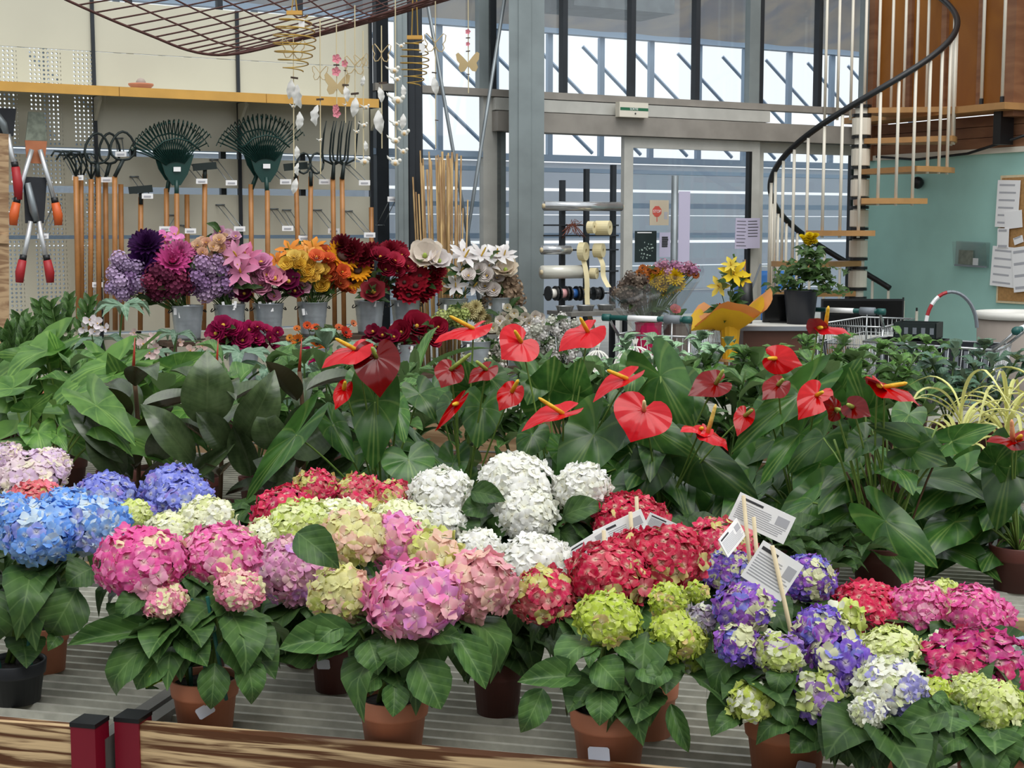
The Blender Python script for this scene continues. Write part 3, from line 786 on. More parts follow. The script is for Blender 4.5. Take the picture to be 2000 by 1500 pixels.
t = H['lime'] = hydrangea('lime green hydrangea in a terracotta pot with rectangular price label', P, .072, .112, m_terra, [(1188, 1205, 62, 42, LIME, -.05), (1325, 1238, 54, 40, LIME, -.04), (1305, 1172, 36, 32, LIME, .0), (1362, 1156, 20, 18, LIME, .05), (1352, 1290, 24, 22, GRNB, -.03)], 18, sticks=0)
for a in ((1135, 1320, 1012, 1330, 62, .95), (1165, 1290, 1215, 1345, 72, 1.15), (1175, 1350, 1172, 1415, 62, 1.2), (1060, 1345, 1020, 1430, 62, 1.1), (1310, 1375, 1345, 1470, 40, .9), (1250, 1300, 1290, 1335, 55, 1.05), (1160, 1265, 1150, 1300, 34, 1.1), (1205, 1260, 1240, 1290, 38, 1.1), (1300, 1300, 1270, 1345, 52, 1.0)): hleaf(t, P.y - .09, *a)
sticker(t, P, .062, TZ + .036, P.x - .022, .026, .08)
P = potc(1262, 1432)
t = H['red'] = hydrangea('crimson hydrangea in terracotta pot behind the lime green one', P, .062, .11, m_terra, [(1195, 1118, 84, 52, RED, .0), (1300, 1088, 78, 56, RED, .06), (1062, 1160, 62, 50, REDL, -.02), (1235, 1078, 50, 40, RED, .12)], 16, ltone=.8)
P = potc(1535, 1516)
t = H['purple'] = hydrangea('purple and white hydrangea with many small heads in terracotta pot', P, .076, .115, m_terra, [(1452, 1182, 54, 38, PURP, .0), (1443, 1256, 44, 36, PURP, -.05), (1520, 1274, 46, 36, PURW, -.07), (1602, 1226, 48, 36, PURP, -.02), (1640, 1282, 56, 42, PURP, -.06), (1600, 1356, 50, 44, PURW, -.1), (1466, 1368, 40, 36, GRNB, -.1), (1368, 1204, 32, 22, GRIS, .02), (1652, 1210, 30, 34, GRNB, .05)], 20, ltone=.85)
for a in ((1530, 1310, 1515, 1355, 54, .8), (1545, 1400, 1480, 1440, 62, .8), (1650, 1420, 1655, 1495, 62, .75), (1440, 1400, 1395, 1430, 40, .9), (1600, 1420, 1545, 1470, 70, .9), (1510, 1360, 1555, 1420, 60, .9)): hleaf(t, P.y - .1, *a)
sticker(t, P, .066, TZ + .03, P.x + .02, .024, -.3)
P = potc(1745, 1556)
t = H['whitev'] = hydrangea('white hydrangea tinged violet beside the purple one', P, .055, .105, m_terra, [(1738, 1342, 68, 58, WHIV, -.05), (1698, 1388, 34, 34, WHIV, -.1)], 20, ltone=.6)
P = potc(1935, 1556)
t = H['acid'] = hydrangea('acid green hydrangea with broad leaves at the bench corner', P, .065, .105, m_terra, [(1945, 1378, 56, 46, LIMEY, -.05), (1828, 1345, 26, 18, LIME, -.02), (1898, 1348, 40, 26, LIMEY, .03)], 26, ltone=1.0, leafsz=(.1, .15))
for a in ((1850, 1390, 1745, 1428, 66, .9), (1860, 1400, 1855, 1430, 66, 1.1), (1950, 1425, 1970, 1500, 80, 1.1), (1880, 1440, 1830, 1470, 56, 1.1), (1830, 1365, 1828, 1385, 30, 1.1), (1920, 1460, 1930, 1540, 90, 1.2), (1840, 1460, 1800, 1500, 70, 1.2), (1825, 1355, 1855, 1380, 26, 1.0)): hleaf(t, P.y - .1, *a)
P = potc(1880, 1440)
t = H['mage'] = hydrangea('magenta hydrangea behind the acid green one', P, .062, .11, m_terra, [(1915, 1302, 112, 50, MAGE, .0)], 12, ltone=.7)
P = potc(1740, 1420)
t = H['limeb'] = hydrangea('pale lime hydrangea between the purple and magenta ones', P, .06, .11, m_terra, [(1738, 1266, 58, 38, LIMEY, .0)], 12, ltone=.7)
P = potc(1700, 1330)
t = H['hot'] = hydrangea('raspberry pink hydrangea behind the pale lime one', P, .06, .11, m_brownpot, [(1695, 1192, 78, 44, HOTP, .0)], 12, ltone=.6)
P = potc(1835, 1340)
t = H['candy'] = hydrangea('candy pink hydrangea with two wide heads behind the magenta one', P, .06, .11, m_brownpot, [(1795, 1188, 56, 50, PINK, .0), (1910, 1198, 70, 46, PINK, -.02), (1850, 1155, 30, 18, LIMEY, .08)], 14, ltone=.65)
P = potc(1892, 1374)
t = H['cream'] = hydrangea('cream hydrangea mostly hidden behind the magenta one', P, .05, .1, m_terra, [(1862, 1268, 54, 30, CREAM, .0)], 8, ltone=.6)
P = potc(2010, 1400)
t = H['mist'] = hydrangea('misty blue hydrangea at the bench end beyond the magenta one', P, .05, .1, m_terra, [(2002, 1278, 32, 36, [(2, '#a9bccb'), (1, '#c6d3c4')], .0)], 8, ltone=.6)
# back row of the front bench
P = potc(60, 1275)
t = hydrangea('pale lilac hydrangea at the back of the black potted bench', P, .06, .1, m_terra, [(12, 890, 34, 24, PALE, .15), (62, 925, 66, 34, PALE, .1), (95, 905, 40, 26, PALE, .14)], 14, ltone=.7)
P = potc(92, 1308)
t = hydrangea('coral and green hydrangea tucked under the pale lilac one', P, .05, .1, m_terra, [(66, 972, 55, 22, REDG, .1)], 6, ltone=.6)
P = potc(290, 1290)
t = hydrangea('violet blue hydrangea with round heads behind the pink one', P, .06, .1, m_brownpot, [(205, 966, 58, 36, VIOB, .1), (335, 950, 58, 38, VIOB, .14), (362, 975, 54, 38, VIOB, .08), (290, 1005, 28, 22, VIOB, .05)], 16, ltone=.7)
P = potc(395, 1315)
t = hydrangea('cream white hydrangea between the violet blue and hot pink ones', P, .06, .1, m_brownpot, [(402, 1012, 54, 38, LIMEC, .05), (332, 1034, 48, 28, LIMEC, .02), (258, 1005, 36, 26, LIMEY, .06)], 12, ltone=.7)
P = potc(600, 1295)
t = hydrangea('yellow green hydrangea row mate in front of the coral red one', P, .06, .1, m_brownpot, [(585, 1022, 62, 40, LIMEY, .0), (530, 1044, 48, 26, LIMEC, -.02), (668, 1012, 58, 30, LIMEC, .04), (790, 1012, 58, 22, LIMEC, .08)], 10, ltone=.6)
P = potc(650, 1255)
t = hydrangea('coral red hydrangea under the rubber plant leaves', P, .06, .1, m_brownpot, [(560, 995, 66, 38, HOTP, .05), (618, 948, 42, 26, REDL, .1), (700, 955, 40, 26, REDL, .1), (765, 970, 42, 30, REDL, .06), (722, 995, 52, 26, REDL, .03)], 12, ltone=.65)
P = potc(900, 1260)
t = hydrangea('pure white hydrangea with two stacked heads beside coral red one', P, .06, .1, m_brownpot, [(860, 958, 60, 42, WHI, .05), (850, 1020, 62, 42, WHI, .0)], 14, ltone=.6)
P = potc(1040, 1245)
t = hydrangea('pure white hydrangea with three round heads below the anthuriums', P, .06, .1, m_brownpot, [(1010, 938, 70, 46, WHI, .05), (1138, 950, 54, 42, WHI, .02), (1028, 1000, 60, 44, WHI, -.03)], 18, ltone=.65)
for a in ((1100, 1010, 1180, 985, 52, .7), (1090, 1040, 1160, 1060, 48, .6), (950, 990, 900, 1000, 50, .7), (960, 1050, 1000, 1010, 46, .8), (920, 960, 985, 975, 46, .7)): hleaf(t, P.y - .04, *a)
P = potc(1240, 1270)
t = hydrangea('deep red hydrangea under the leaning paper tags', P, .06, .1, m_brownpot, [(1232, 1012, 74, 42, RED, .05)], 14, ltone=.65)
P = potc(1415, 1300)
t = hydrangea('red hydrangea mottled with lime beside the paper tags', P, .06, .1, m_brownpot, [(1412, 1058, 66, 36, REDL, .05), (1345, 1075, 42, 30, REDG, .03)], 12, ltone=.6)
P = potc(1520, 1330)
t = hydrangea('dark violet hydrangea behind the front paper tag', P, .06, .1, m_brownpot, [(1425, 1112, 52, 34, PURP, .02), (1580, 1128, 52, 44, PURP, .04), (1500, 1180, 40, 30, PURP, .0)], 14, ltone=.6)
# paper tags on dowels
def paper_tag(label, Y, top, bot, centre, w, h, ang, yaw):
    a, b = at(top[0], top[1], Y), at(bot[0], bot[1], Y); s = ppm(a)
    t = thing('plant_tag', label, 'tag', b, group='paper care tags on wooden sticks')
    c = at(centre[0], centre[1], Y + .008); b = b + (b - a).normalized() * .14; n = Vector((math.sin(yaw), -math.cos(yaw), .55)).normalized()
    yd = Vector((math.sin(ang), 0, math.cos(ang))); m = frame(c, yd, n)
    MB().tube([b, a], .0042, 8).build('stick', m_pine, t, smooth=True)
    W, Hh = w / s / 2, h / s / 2
    card = put('card', MB().box(-W, W, -Hh, Hh, -.0008, .0008).mesh('card', m_paper), t, m)
    b2 = MB(); r = 0
    b2.box(-W * .88, -W * .1, Hh * .62, Hh * .78, .001, .0014)
    put('heading_print', b2.mesh('heading_print', m_ink), card, m)
    b2 = MB()
    for k in range(9):
        y = Hh * (.42 - .14 * k); b2.box(-W * .88, W * (.3 if k < 4 else .88) * rnd(.8, 1), y, y + Hh * .05, .001, .0014)
    b2.box(W * .45, W * .88, Hh * .0, Hh * .62, .001, .0014)
    put('text_print', b2.mesh('text_print', m_greyink), card, m)
    return t
paper_tag('white paper tag on stick with print, standing in the purple hydrangea', 2.62, (1508, 1066), (1545, 1235), (1508, 1115), 92, 84, .55, .1)
paper_tag('wide paper tag leaning over the mottled red hydrangea', 2.95, (1452, 968), (1462, 1075), (1488, 1012), 118, 58, .42, .05)
paper_tag('narrow paper tag seen almost edge on beside the wide one', 2.9, (1472, 1010), (1478, 1080), (1430, 1050), 100, 40, -.5, .9)
paper_tag('paper tag leaning on the crimson hydrangea, topmost behind its stick', 2.95, (1231, 1000), (1236, 1068), (1215, 1040), 105, 54, -.42, -.1)
paper_tag('lower paper tag sliding towards the white hydrangea', 2.9, (1179, 1036), (1181, 1070), (1148, 1068), 96, 34, -.52, -.1)
paper_tag('paper tag turned away at the back of the deep red hydrangea', 3.05, (1243, 970), (1246, 1030), (1300, 1030), 86, 30, .45, .5)
# ================================================================ anthuriums
YELLOW, CREAMY, GREENY = '#e8b428', '#f3d9a0', '#9aa84a'
def heart_px(t, Y, ax, ay, tx, ty, w, tone=1.0, dY=-.05, roll=0.0, up=.25, meshes=None, name='leaf', tint=None, base=None):
    """attachment and tip in pixels, width in pixels; a petiole runs down to base"""
    a, b = at(ax, ay, Y), at(tx, ty, Y + dY); s = ppm(a)
    n = tocam(a) + Vector((roll, 0, up))
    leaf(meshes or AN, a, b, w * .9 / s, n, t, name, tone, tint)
    if base is not None:
        mid = Vector(((a.x + base.x) / 2 + rnd(-.02, .02), (a.y + base.y) / 2, a.z * .62 + base.z * .38))
        MB().tube(bez(base, mid, a, 6), .0032, 5).build('petiole', m_stem, t, smooth=True)
def spathe_px(t, Y, ax, ay, tx, ty, w, sx, sy, col='#ffffff', sc=YELLOW, dY=-.04, roll=0.0, up=1.0, base=None, mesh=None, front=None):
    a, b = at(ax, ay, Y), at(tx, ty, Y + dY); s = ppm(a)
    n = Vector((roll, -.45, up)) if front is None else tocam(a) + Vector((roll, 0, front))
    leaf(mesh or SP, a, b, w / s, n, t, 'spathe', 1.0, hcol(col))
    e = at(sx, sy, Y - .03); v = e - a
    pts = [a, a + v * .5, a + v * .9, e]
    MB().tube(pts, [.0065, .006, .0048, .0022], 8).build('spadix', m_spadix, t, smooth=True, colour=sc)
    if base is not None:
        mid = Vector(((a.x + base.x) / 2 + rnd(-.02, .02), (a.y + base.y) / 2, a.z * .6 + base.z * .4))
        MB().tube(bez(base, mid, a, 6), .0028, 5).build('flower_stalk', m_stem, t, smooth=True)
DK = '#8a1a24'
def anthurium(label, px, py, leaves, spathes, nfill=10, potm=None, Yl=0, fill=(.12, .34), pr=.075):
    c = atz(px, py, TZ)
    t = thing('potted_anthurium', label, 'plant', (c.x, c.y, TZ), group='anthuriums on their bench')
    pot(t, c, pr, .12, potm or m_brownpot, TZ)
    base = Vector((c.x, c.y, TZ + .10))
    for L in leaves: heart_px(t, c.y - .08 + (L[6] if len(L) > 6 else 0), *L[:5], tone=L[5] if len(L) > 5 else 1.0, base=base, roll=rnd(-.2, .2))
    for S in spathes:
        kw = S[-1] if isinstance(S[-1], dict) else {}
        Sx_ = S[:-1] if kw else S
        spathe_px(t, c.y + kw.pop('Y', -.03) - .13, *Sx_, base=base, **kw)
    for i in range(nfill * 2):
        a = rnd(0, 2 * PI); r = rnd(.05, .2); z = TZ + rnd(*(fill if i % 2 else (.10, .24)))
        p = Vector((c.x + r * math.cos(a), c.y + .06 + r * .8 * math.sin(a), z)); L = rnd(.12, .2)
        d = Vector((math.cos(a), math.sin(a) - .35, -rnd(.2, 1.1))).normalized()
        leaf(AN, p, p + d * L, L * rnd(.62, .75), Vector((d.x * .5, -.8, .7)), t, tone=rnd(.6, 1.25))
        MB().tube(bez(base, (p + base) / 2 + Vector((0, 0, .06)), p, 5), .003, 4).build('petiole', m_stem, t, smooth=True)
    return t, c
anthurium('anthurium with a tall red bloom above the coral hydrangea', 745, 1085,
    [(732, 785, 728, 918, 108, .85), (798, 898, 812, 952, 118, 1.15, -.03), (775, 800, 790, 862, 55, 1.3), (650, 830, 690, 900, 60, .9), (700, 745, 690, 790, 60, 1.0, .1), (820, 770, 850, 820, 70, .9, .08), (578, 850, 478, 978, 58, .9, -.12)],
    [(695, 683, 626, 712, 72, 655, 661, dict(roll=-.2, up=.8)), (735, 698, 742, 775, 92, 726, 678, dict(col=DK, sc=GREENY, front=.1)), (672, 760, 655, 798, 34, 674, 745, dict(col='#ff9080', front=.2))], 8)
anthurium('anthurium with a drooping pink-red bud and dark flowers beside it', 905, 1080,
    [(942, 797, 932, 872, 96, .85), (880, 790, 860, 830, 60, .8), (920, 760, 905, 705, 90, 1.0, .08), (845, 760, 860, 800, 70, 1.0, .1), (960, 740, 1000, 790, 70, .9, .1)],
    [(925, 642, 846, 662, 52, 878, 617, dict(roll=-.1, up=.9, Y=.1)), (880, 722, 862, 755, 60, 920, 690, dict(col='#a83038', sc=GREENY, front=.3)), (950, 722, 915, 745, 46, 930, 705, dict(col='#a02a38', sc=GREENY, up=.6)), (893, 788, 850, 842, 20, 885, 790, dict(col='#d02048', front=0)), (1000, 765, 975, 800, 50, 1012, 742, dict(col='#d83840', front=.4))], 10)
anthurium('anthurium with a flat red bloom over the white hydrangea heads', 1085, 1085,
    [(1160, 850, 1092, 968, 128, .95, -.05), (1072, 778, 1085, 700, 120, 1.5, .12), (1120, 770, 1135, 700, 90, 1.4, .1), (1040, 850, 1020, 900, 70, .7), (1050, 740, 1030, 790, 80, 1.3, .14), (1190, 790, 1215, 840, 70, .8)],  # brightness of the back-lit leaf is put into its raised tone
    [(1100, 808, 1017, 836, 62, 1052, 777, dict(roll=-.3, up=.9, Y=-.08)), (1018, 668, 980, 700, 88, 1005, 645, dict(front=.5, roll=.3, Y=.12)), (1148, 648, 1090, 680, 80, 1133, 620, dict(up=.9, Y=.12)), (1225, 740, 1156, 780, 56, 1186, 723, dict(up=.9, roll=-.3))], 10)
anthurium('anthurium with the widest glossy red bloom facing forward', 1290, 1085,
    [(1272, 905, 1245, 985, 98, .62), (1368, 895, 1488, 978, 112, .62), (1290, 735, 1352, 850, 120, 1.0, .1), (1270, 835, 1365, 892, 82, .8), (1335, 760, 1360, 830, 90, .9, .12), (1240, 720, 1230, 780, 70, 1.2, .14)],
    [(1258, 802, 1232, 862, 118, 1258, 782, dict(front=.15, Y=-.08, sc=CREAMY)), (1382, 846, 1425, 876, 62, 1398, 790, dict(up=.7, roll=.5, Y=-.08, sc='#f6cf6a')), (1368, 838, 1330, 838, 56, 1372, 836, dict(up=.8, roll=-.3, Y=-.07)), (1398, 750, 1345, 770, 62, 1413, 722, dict(col='#9a2830', sc=GREENY, front=.5, Y=.05)), (1455, 812, 1440, 850, 40, 1470, 800, dict(col='#d03048', front=.4, sc=GREENY))], 10)
anthurium('anthurium with one bright lime veined leaf hanging in front', 1555, 1090,
    [(1602, 905, 1562, 1008, 106, 1.75, -.1), (1560, 772, 1428, 882, 78, 1.1), (1562, 848, 1485, 945, 70, 1.5), (1610, 778, 1570, 715, 90, 1.0, .08), (1525, 745, 1550, 785, 60, 1.0, .05), (1640, 770, 1680, 700, 80, .9, .1), (1500, 800, 1490, 850, 70, .9, .08), (1580, 1010, 1595, 1075, 70, .6)],
    [(1515, 700, 1566, 712, 60, 1500, 700, dict(col='#f4707a', front=.2, Y=.05)), (1612, 640, 1664, 650, 42, 1618, 598, dict(up=.7, roll=.3, Y=.06)), (1598, 640, 1580, 618, 40, 1606, 640, dict(up=.6, roll=-.5, Y=.06)), (1595, 772, 1560, 818, 66, 1608, 765, dict(col='#f8808a', front=.1)), (1520, 752, 1490, 778, 50, 1530, 740, dict(col='#a06030', front=.4, sc=GREENY))], 10)
t6, c6 = anthurium('anthurium with bare yellow green stalks above its root ball', 1715, 1150,
    [(1730, 1018, 1836, 1108, 100, .95, -.06), (1808, 868, 1702, 828, 78, .6), (1780, 880, 1850, 905, 90, .6), (1860, 862, 1948, 832, 62, 1.2), (1690, 800, 1660, 720, 84, 1.2, .08), (1775, 810, 1750, 850, 74, 1.0, .05), (1590, 1080, 1580, 1120, 90, .7), (1690, 860, 1650, 900, 70, .7)],
    [(1728, 756, 1800, 786, 60, 1772, 748, dict(up=.8, roll=.3, col='#e82050')), (1715, 752, 1694, 732, 46, 1722, 755, dict(up=.7, roll=-.3, col='#e82050')), (1665, 795, 1700, 812, 50, 1655, 790, dict(col='#8a4020', front=.3, sc=GREENY)), (1632, 800, 1612, 785, 50, 1640, 800, dict(col='#8a4020', front=.3, sc=GREENY))], 8, fill=(.22, .4))
for i in range(26):
    b0 = Vector((c6.x + rnd(-.05, .05), c6.y + rnd(-.05, .04), TZ + .09)); e = b0 + Vector((rnd(-.1, .12), rnd(-.05, .05), rnd(.2, .36)))
    MB().tube(bez(b0, (b0 + e) / 2 + Vector((0, 0, .05)), e, 5), .003, 4).build('petiole', random.choice((m_stem, m_stem, m_brownstem)), t6, smooth=True)
anthurium('anthurium with a dark scarlet bloom at the bench end', 1985, 1150,
    [(1972, 910, 1945, 1035, 116, .6), (1900, 985, 1880, 925, 100, .8, .1), (1990, 890, 2040, 930, 90, .6), (1945, 905, 1975, 870, 80, .9)],
    [(1978, 862, 1930, 856, 46, 1976, 820, dict(col='#b01028', up=.8, sc='#f0a878')), (1988, 858, 2030, 850, 46, 1995, 850, dict(col='#c01830', up=.7))], 8)
t = anthurium('small leafed anthurium with low scarlet blooms behind the others', 1870, 1040,
    [(1900, 960, 1930, 985, 80, .6), (1860, 1010, 1840, 1045, 60, .5)],
    [(1842, 965, 1820, 985, 40, 1850, 955, dict(col='#b01028', front=.2)), (1855, 975, 1870, 945, 40, 1850, 970, dict(col='#b81028', front=.3)), (1900, 990, 1870, 1000, 36, 1905, 985, dict(col='#c01030', front=.3)), (1755, 925, 1740, 940, 30, 1750, 920, dict(col='#a01028', front=.3))], 5, pr=.05, fill=(.05, .2))
# ================================================================ rubber plants and other foliage on the second bench
def lpx(t, meshes, Y, x0, y0, x1, y1, w, tone=1.0, dY=-.05, roll=0.0, up=.2, tint=None, name='leaf'):
    a, b = at(x0, y0, Y), at(x1, y1, Y + dY); s = ppm(a)
    leaf(meshes, a, b, w / s, tocam(a) + Vector((roll, 0, up)), t, name, tone, tint)
def rubber(label, px, py, leaves, nfill, h=.42):
    c = atz(px, py, TZ); t = thing('rubber_plant', label, 'plant', (c.x, c.y, TZ), group='rubber plants on the second bench')
    pot(t, c, .075, .13, m_brownpot, TZ); b = Vector((c.x, c.y, TZ + .11))
    MB().tube(bez(b, b + Vector((.02, 0, h * .5)), b + Vector((.0, 0, h)), 6), .007, 6).build('stem', m_brownstem, t, smooth=True)
    MB().tube([b + Vector((0, 0, h)), b + Vector((.01, -.01, h + .1))], [.006, .001], 6).build('leaf_sheath', M('red_leaf_sheath', '#b0402c', .4) if 'red_leaf_sheath' not in bpy.data.materials else bpy.data.materials['red_leaf_sheath'], t, smooth=True)
    for L in leaves: lpx(t, RB, c.y + (L[6] if len(L) > 6 else -.12), *L[:5], tone=L[5], roll=rnd(-.4, .4))
    for i in range(nfill):
        a = i * 2.4 + rnd(-.3, .3); z = b.z + h * (.1 + .85 * i / nfill); p = Vector((c.x, c.y, z)); L = rnd(.15, .22)
        d = Vector((math.cos(a), math.sin(a), rnd(.1, .9))).normalized()
        leaf(RB, p + d * .02, p + d * (L + .02), L * rnd(.40, .5), Vector((-d.x * .6, -d.y * .6 - .2, .8)), t, tone=rnd(.6, 1.1))
    return t
rubber('dark rubber plant behind the violet blue hydrangea', 270, 1060, [(262, 905, 132, 792, 56, .9), (240, 930, 172, 826, 66, .6), (378, 905, 282, 790, 64, 1.2), (300, 900, 330, 820, 60, .8), (220, 880, 170, 800, 60, .9)], 11)
rubber('dark rubber plant with a broad upright leaf behind cream hydrangea', 430, 1065, [(402, 832, 406, 694, 102, 1.3), (470, 862, 536, 735, 82, 1.2), (490, 930, 455, 832, 56, .55), (372, 935, 456, 868, 36, .7), (440, 880, 385, 805, 60, .7), (540, 880, 515, 800, 70, 1.0)], 11)
rubber('dark rubber plant with a wide olive leaf beside the anthuriums', 590, 1065, [(560, 882, 668, 800, 108, .75), (600, 935, 662, 862, 38, .8), (520, 960, 575, 900, 60, .5), (690, 895, 625, 935, 30, 1.0), (560, 930, 500, 900, 50, .5), (620, 870, 690, 850, 70, .7)], 9)
# arrow leaved plants
def arrowplant(label, px, py, z0, leaves, nfill, hh=(.25, .5), mat=None, name='arrow_leaf_plant'):
    c = atz(px, py, z0); t = thing(name, label, 'plant', (c.x, c.y, z0), group='arrow leaved plants behind the front benches')
    pot(t, c, .08, .13, mat or m_brownpot, z0); b = Vector((c.x, c.y, z0 + .11))
    for L in leaves:
        heart_px(t, c.y + (L[6] if len(L) > 6 else -.03), *L[:5], tone=L[5], base=b, meshes=AL, roll=rnd(-.3, .3))
    for i in range(nfill):
        a = rnd(0, 2 * PI); r = rnd(.06, .24); p = Vector((c.x + r * math.cos(a), c.y + r * math.sin(a), z0 + rnd(*hh))); L = rnd(.16, .28)
        d = Vector((math.cos(a), math.sin(a) - .2, -rnd(-.3, .8))).normalized()
        leaf(AL, p, p + d * L, L * rnd(.6, .75), Vector((d.x * .3, -.7, .9)), t, tone=rnd(.75, 1.2))
        MB().tube(bez(b, (p + b) / 2 + Vector((0, 0, .07)), p, 5), .004, 5).build('petiole', m_stem, t, smooth=True)
    return t
arrowplant('arrow leaved plant with a pale leaf above the lilac hydrangea', 75, 1075, TZ, [(75, 845, 85, 898, 80, 1.35), (112, 850, 130, 880, 40, 1.3), (60, 800, 100, 770, 60, .9)], 9)
arrowplant('arrow leaved plant with a raised yellow green leaf at the bench back', 130, 958, TZ, [(118, 702, 98, 648, 60, 1.5), (150, 720, 215, 690, 60, 1.3), (60, 700, -10, 690, 60, 1.1), (165, 765, 190, 820, 90, .8), (230, 745, 260, 790, 90, .9), (125, 760, 100, 815, 80, .8), (80, 770, 40, 800, 70, .9)], 9, (.3, .55))
arrowplant('arrow leaved plant with dark overlapping leaves behind rubber plants', 300, 985, TZ, [(250, 760, 210, 690, 90, .75), (310, 770, 420, 690, 80, .8), (350, 720, 425, 690, 70, 1.0), (215, 760, 180, 830, 100, .8)], 8, (.3, .5))
# fill of mixed foliage behind: each its own potted plant
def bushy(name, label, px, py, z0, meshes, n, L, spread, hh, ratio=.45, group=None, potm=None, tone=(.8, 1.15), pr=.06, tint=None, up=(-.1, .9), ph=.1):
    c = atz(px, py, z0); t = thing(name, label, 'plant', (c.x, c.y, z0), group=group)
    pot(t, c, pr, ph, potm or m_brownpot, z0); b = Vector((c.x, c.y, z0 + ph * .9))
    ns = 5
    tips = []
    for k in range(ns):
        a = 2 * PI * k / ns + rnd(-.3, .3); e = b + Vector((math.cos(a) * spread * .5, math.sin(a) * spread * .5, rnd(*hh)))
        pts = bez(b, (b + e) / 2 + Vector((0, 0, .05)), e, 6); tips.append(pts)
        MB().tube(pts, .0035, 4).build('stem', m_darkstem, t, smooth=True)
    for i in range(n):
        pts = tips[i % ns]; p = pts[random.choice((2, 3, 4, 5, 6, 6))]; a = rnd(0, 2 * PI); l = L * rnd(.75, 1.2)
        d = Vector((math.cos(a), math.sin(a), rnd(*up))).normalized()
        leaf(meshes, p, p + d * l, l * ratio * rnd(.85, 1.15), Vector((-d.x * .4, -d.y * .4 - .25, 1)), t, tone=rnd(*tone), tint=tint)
    return t

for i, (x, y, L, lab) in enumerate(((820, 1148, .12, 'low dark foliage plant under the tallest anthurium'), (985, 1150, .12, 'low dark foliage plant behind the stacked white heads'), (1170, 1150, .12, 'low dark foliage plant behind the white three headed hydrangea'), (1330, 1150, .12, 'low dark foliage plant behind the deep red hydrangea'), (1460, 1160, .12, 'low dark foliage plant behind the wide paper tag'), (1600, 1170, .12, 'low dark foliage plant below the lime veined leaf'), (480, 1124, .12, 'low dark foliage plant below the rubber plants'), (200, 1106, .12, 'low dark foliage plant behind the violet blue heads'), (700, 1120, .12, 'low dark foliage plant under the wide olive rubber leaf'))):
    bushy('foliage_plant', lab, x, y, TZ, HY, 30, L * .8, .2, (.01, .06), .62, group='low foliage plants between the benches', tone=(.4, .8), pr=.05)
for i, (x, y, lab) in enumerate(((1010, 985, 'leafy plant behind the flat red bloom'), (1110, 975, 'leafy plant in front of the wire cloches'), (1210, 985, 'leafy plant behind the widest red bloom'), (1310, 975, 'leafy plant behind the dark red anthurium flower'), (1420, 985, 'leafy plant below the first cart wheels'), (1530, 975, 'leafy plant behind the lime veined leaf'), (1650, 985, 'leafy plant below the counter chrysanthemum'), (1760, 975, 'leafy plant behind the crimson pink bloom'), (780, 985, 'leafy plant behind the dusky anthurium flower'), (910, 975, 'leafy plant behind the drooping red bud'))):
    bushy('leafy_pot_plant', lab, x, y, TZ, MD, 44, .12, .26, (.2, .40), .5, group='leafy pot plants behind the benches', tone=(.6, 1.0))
# ================================================================ benches and plants further back
ZD = .80
bench('raised bench with orchids and small leafy pots', -3.6, 4.2, 3.3, 4.35, ZD, m_greyplank, ztop=.84)
def zz(label, px, py, z0, n, h=.42):
    c = atz(px, py, z0); t = thing('zamioculcas', label, 'plant', (c.x, c.y, z0), group='glossy feather leaved plants'); pot(t, c, .06, .11, m_brownpot, z0)
    b = Vector((c.x, c.y, z0 + .1))
    for k in range(n):
        a = 2 * PI * k / n + rnd(-.4, .4); e = b + Vector((math.cos(a) * .1, math.sin(a) * .1, h * rnd(.75, 1.05)))
        pts = bez(b, (b + e) / 2 + Vector((-.0, 0, .05)), e, 9); MB().tube(pts, .004, 5).build('stem', m_darkstem, t, smooth=True)
        for i in range(3, 10):
            for s in (-1, 1):
                d = (pts[i] - pts[i - 1]).normalized(); sd = Vector((s * math.sin(a + 1.57 * 0 + .9), -s * .3, .55)).normalized(); L = .075 if i < 9 else .06
                leaf(MD, pts[i], pts[i] + (sd + d * .6).normalized() * L, L * .42, Vector((0, -.9, .5)), t, 'leaflet', rnd(.55, .85))
    return t
zz('glossy feather leaved plant at the far end beside the wooden post', 20, 860, ZD, 5)
zz('glossy feather leaved plant in front of the lopper display', 68, 850, ZD, 4, .36)
zz('glossy feather leaved plant beside the white kalanchoe', 136, 848, ZD, 4, .40)
bushy('kalanchoe', 'cream flowered kalanchoe between the feather leaved plants', 100, 800, ZD, GR, 34, .06, .2, (.12, .26), .5, potm=m_terra)
# umbrella plant with palmate leaves
def palmate(label, px, py, z0, spots, Yo=0.0):
    c = atz(px, py, z0); t = thing('umbrella_plant', label, 'plant', (c.x, c.y, z0), group='umbrella plants with fingered leaves'); pot(t, c, .065, .12, m_brownpot, z0); b = Vector((c.x, c.y, z0 + .1))
    for (x, y, r, n, tone) in spots:
        p = at(x, y, c.y); s = ppm(p); MB().tube(bez(b, (p + b) / 2 + Vector((0, 0, .06)), p, 6), .004, 5).build('petiole', m_darkstem, t, smooth=True)
        for k in range(n):
            a = 2 * PI * k / n + .3; L = r / s * rnd(.8, 1.1)
            d = Vector((math.cos(a), math.sin(a) * .8, -.28)).normalized()
            leaf(GR, p, p + d * L, L * .3, Vector((0, -.3, 1)), t, 'leaflet', tone)
    return t
palmate('umbrella plant with grey green fingered leaves beneath the tool handles', 225, 850, ZD, [(240, 600, 68, 8, .95), (200, 665, 60, 7, .8), (290, 690, 62, 7, .85)])
palmate('umbrella plant with silvery fingered leaves behind the arrow leaves', 440, 855, ZD, [(470, 690, 80, 7, 1.0), (420, 740, 72, 7, .95), (520, 720, 70, 7, 1.0)])
palmate('umbrella plant with fingered leaves among the orchids', 330, 865, ZD, [(345, 655, 50, 7, .7), (375, 700, 64, 7, .9), (315, 720, 60, 7, .8)])
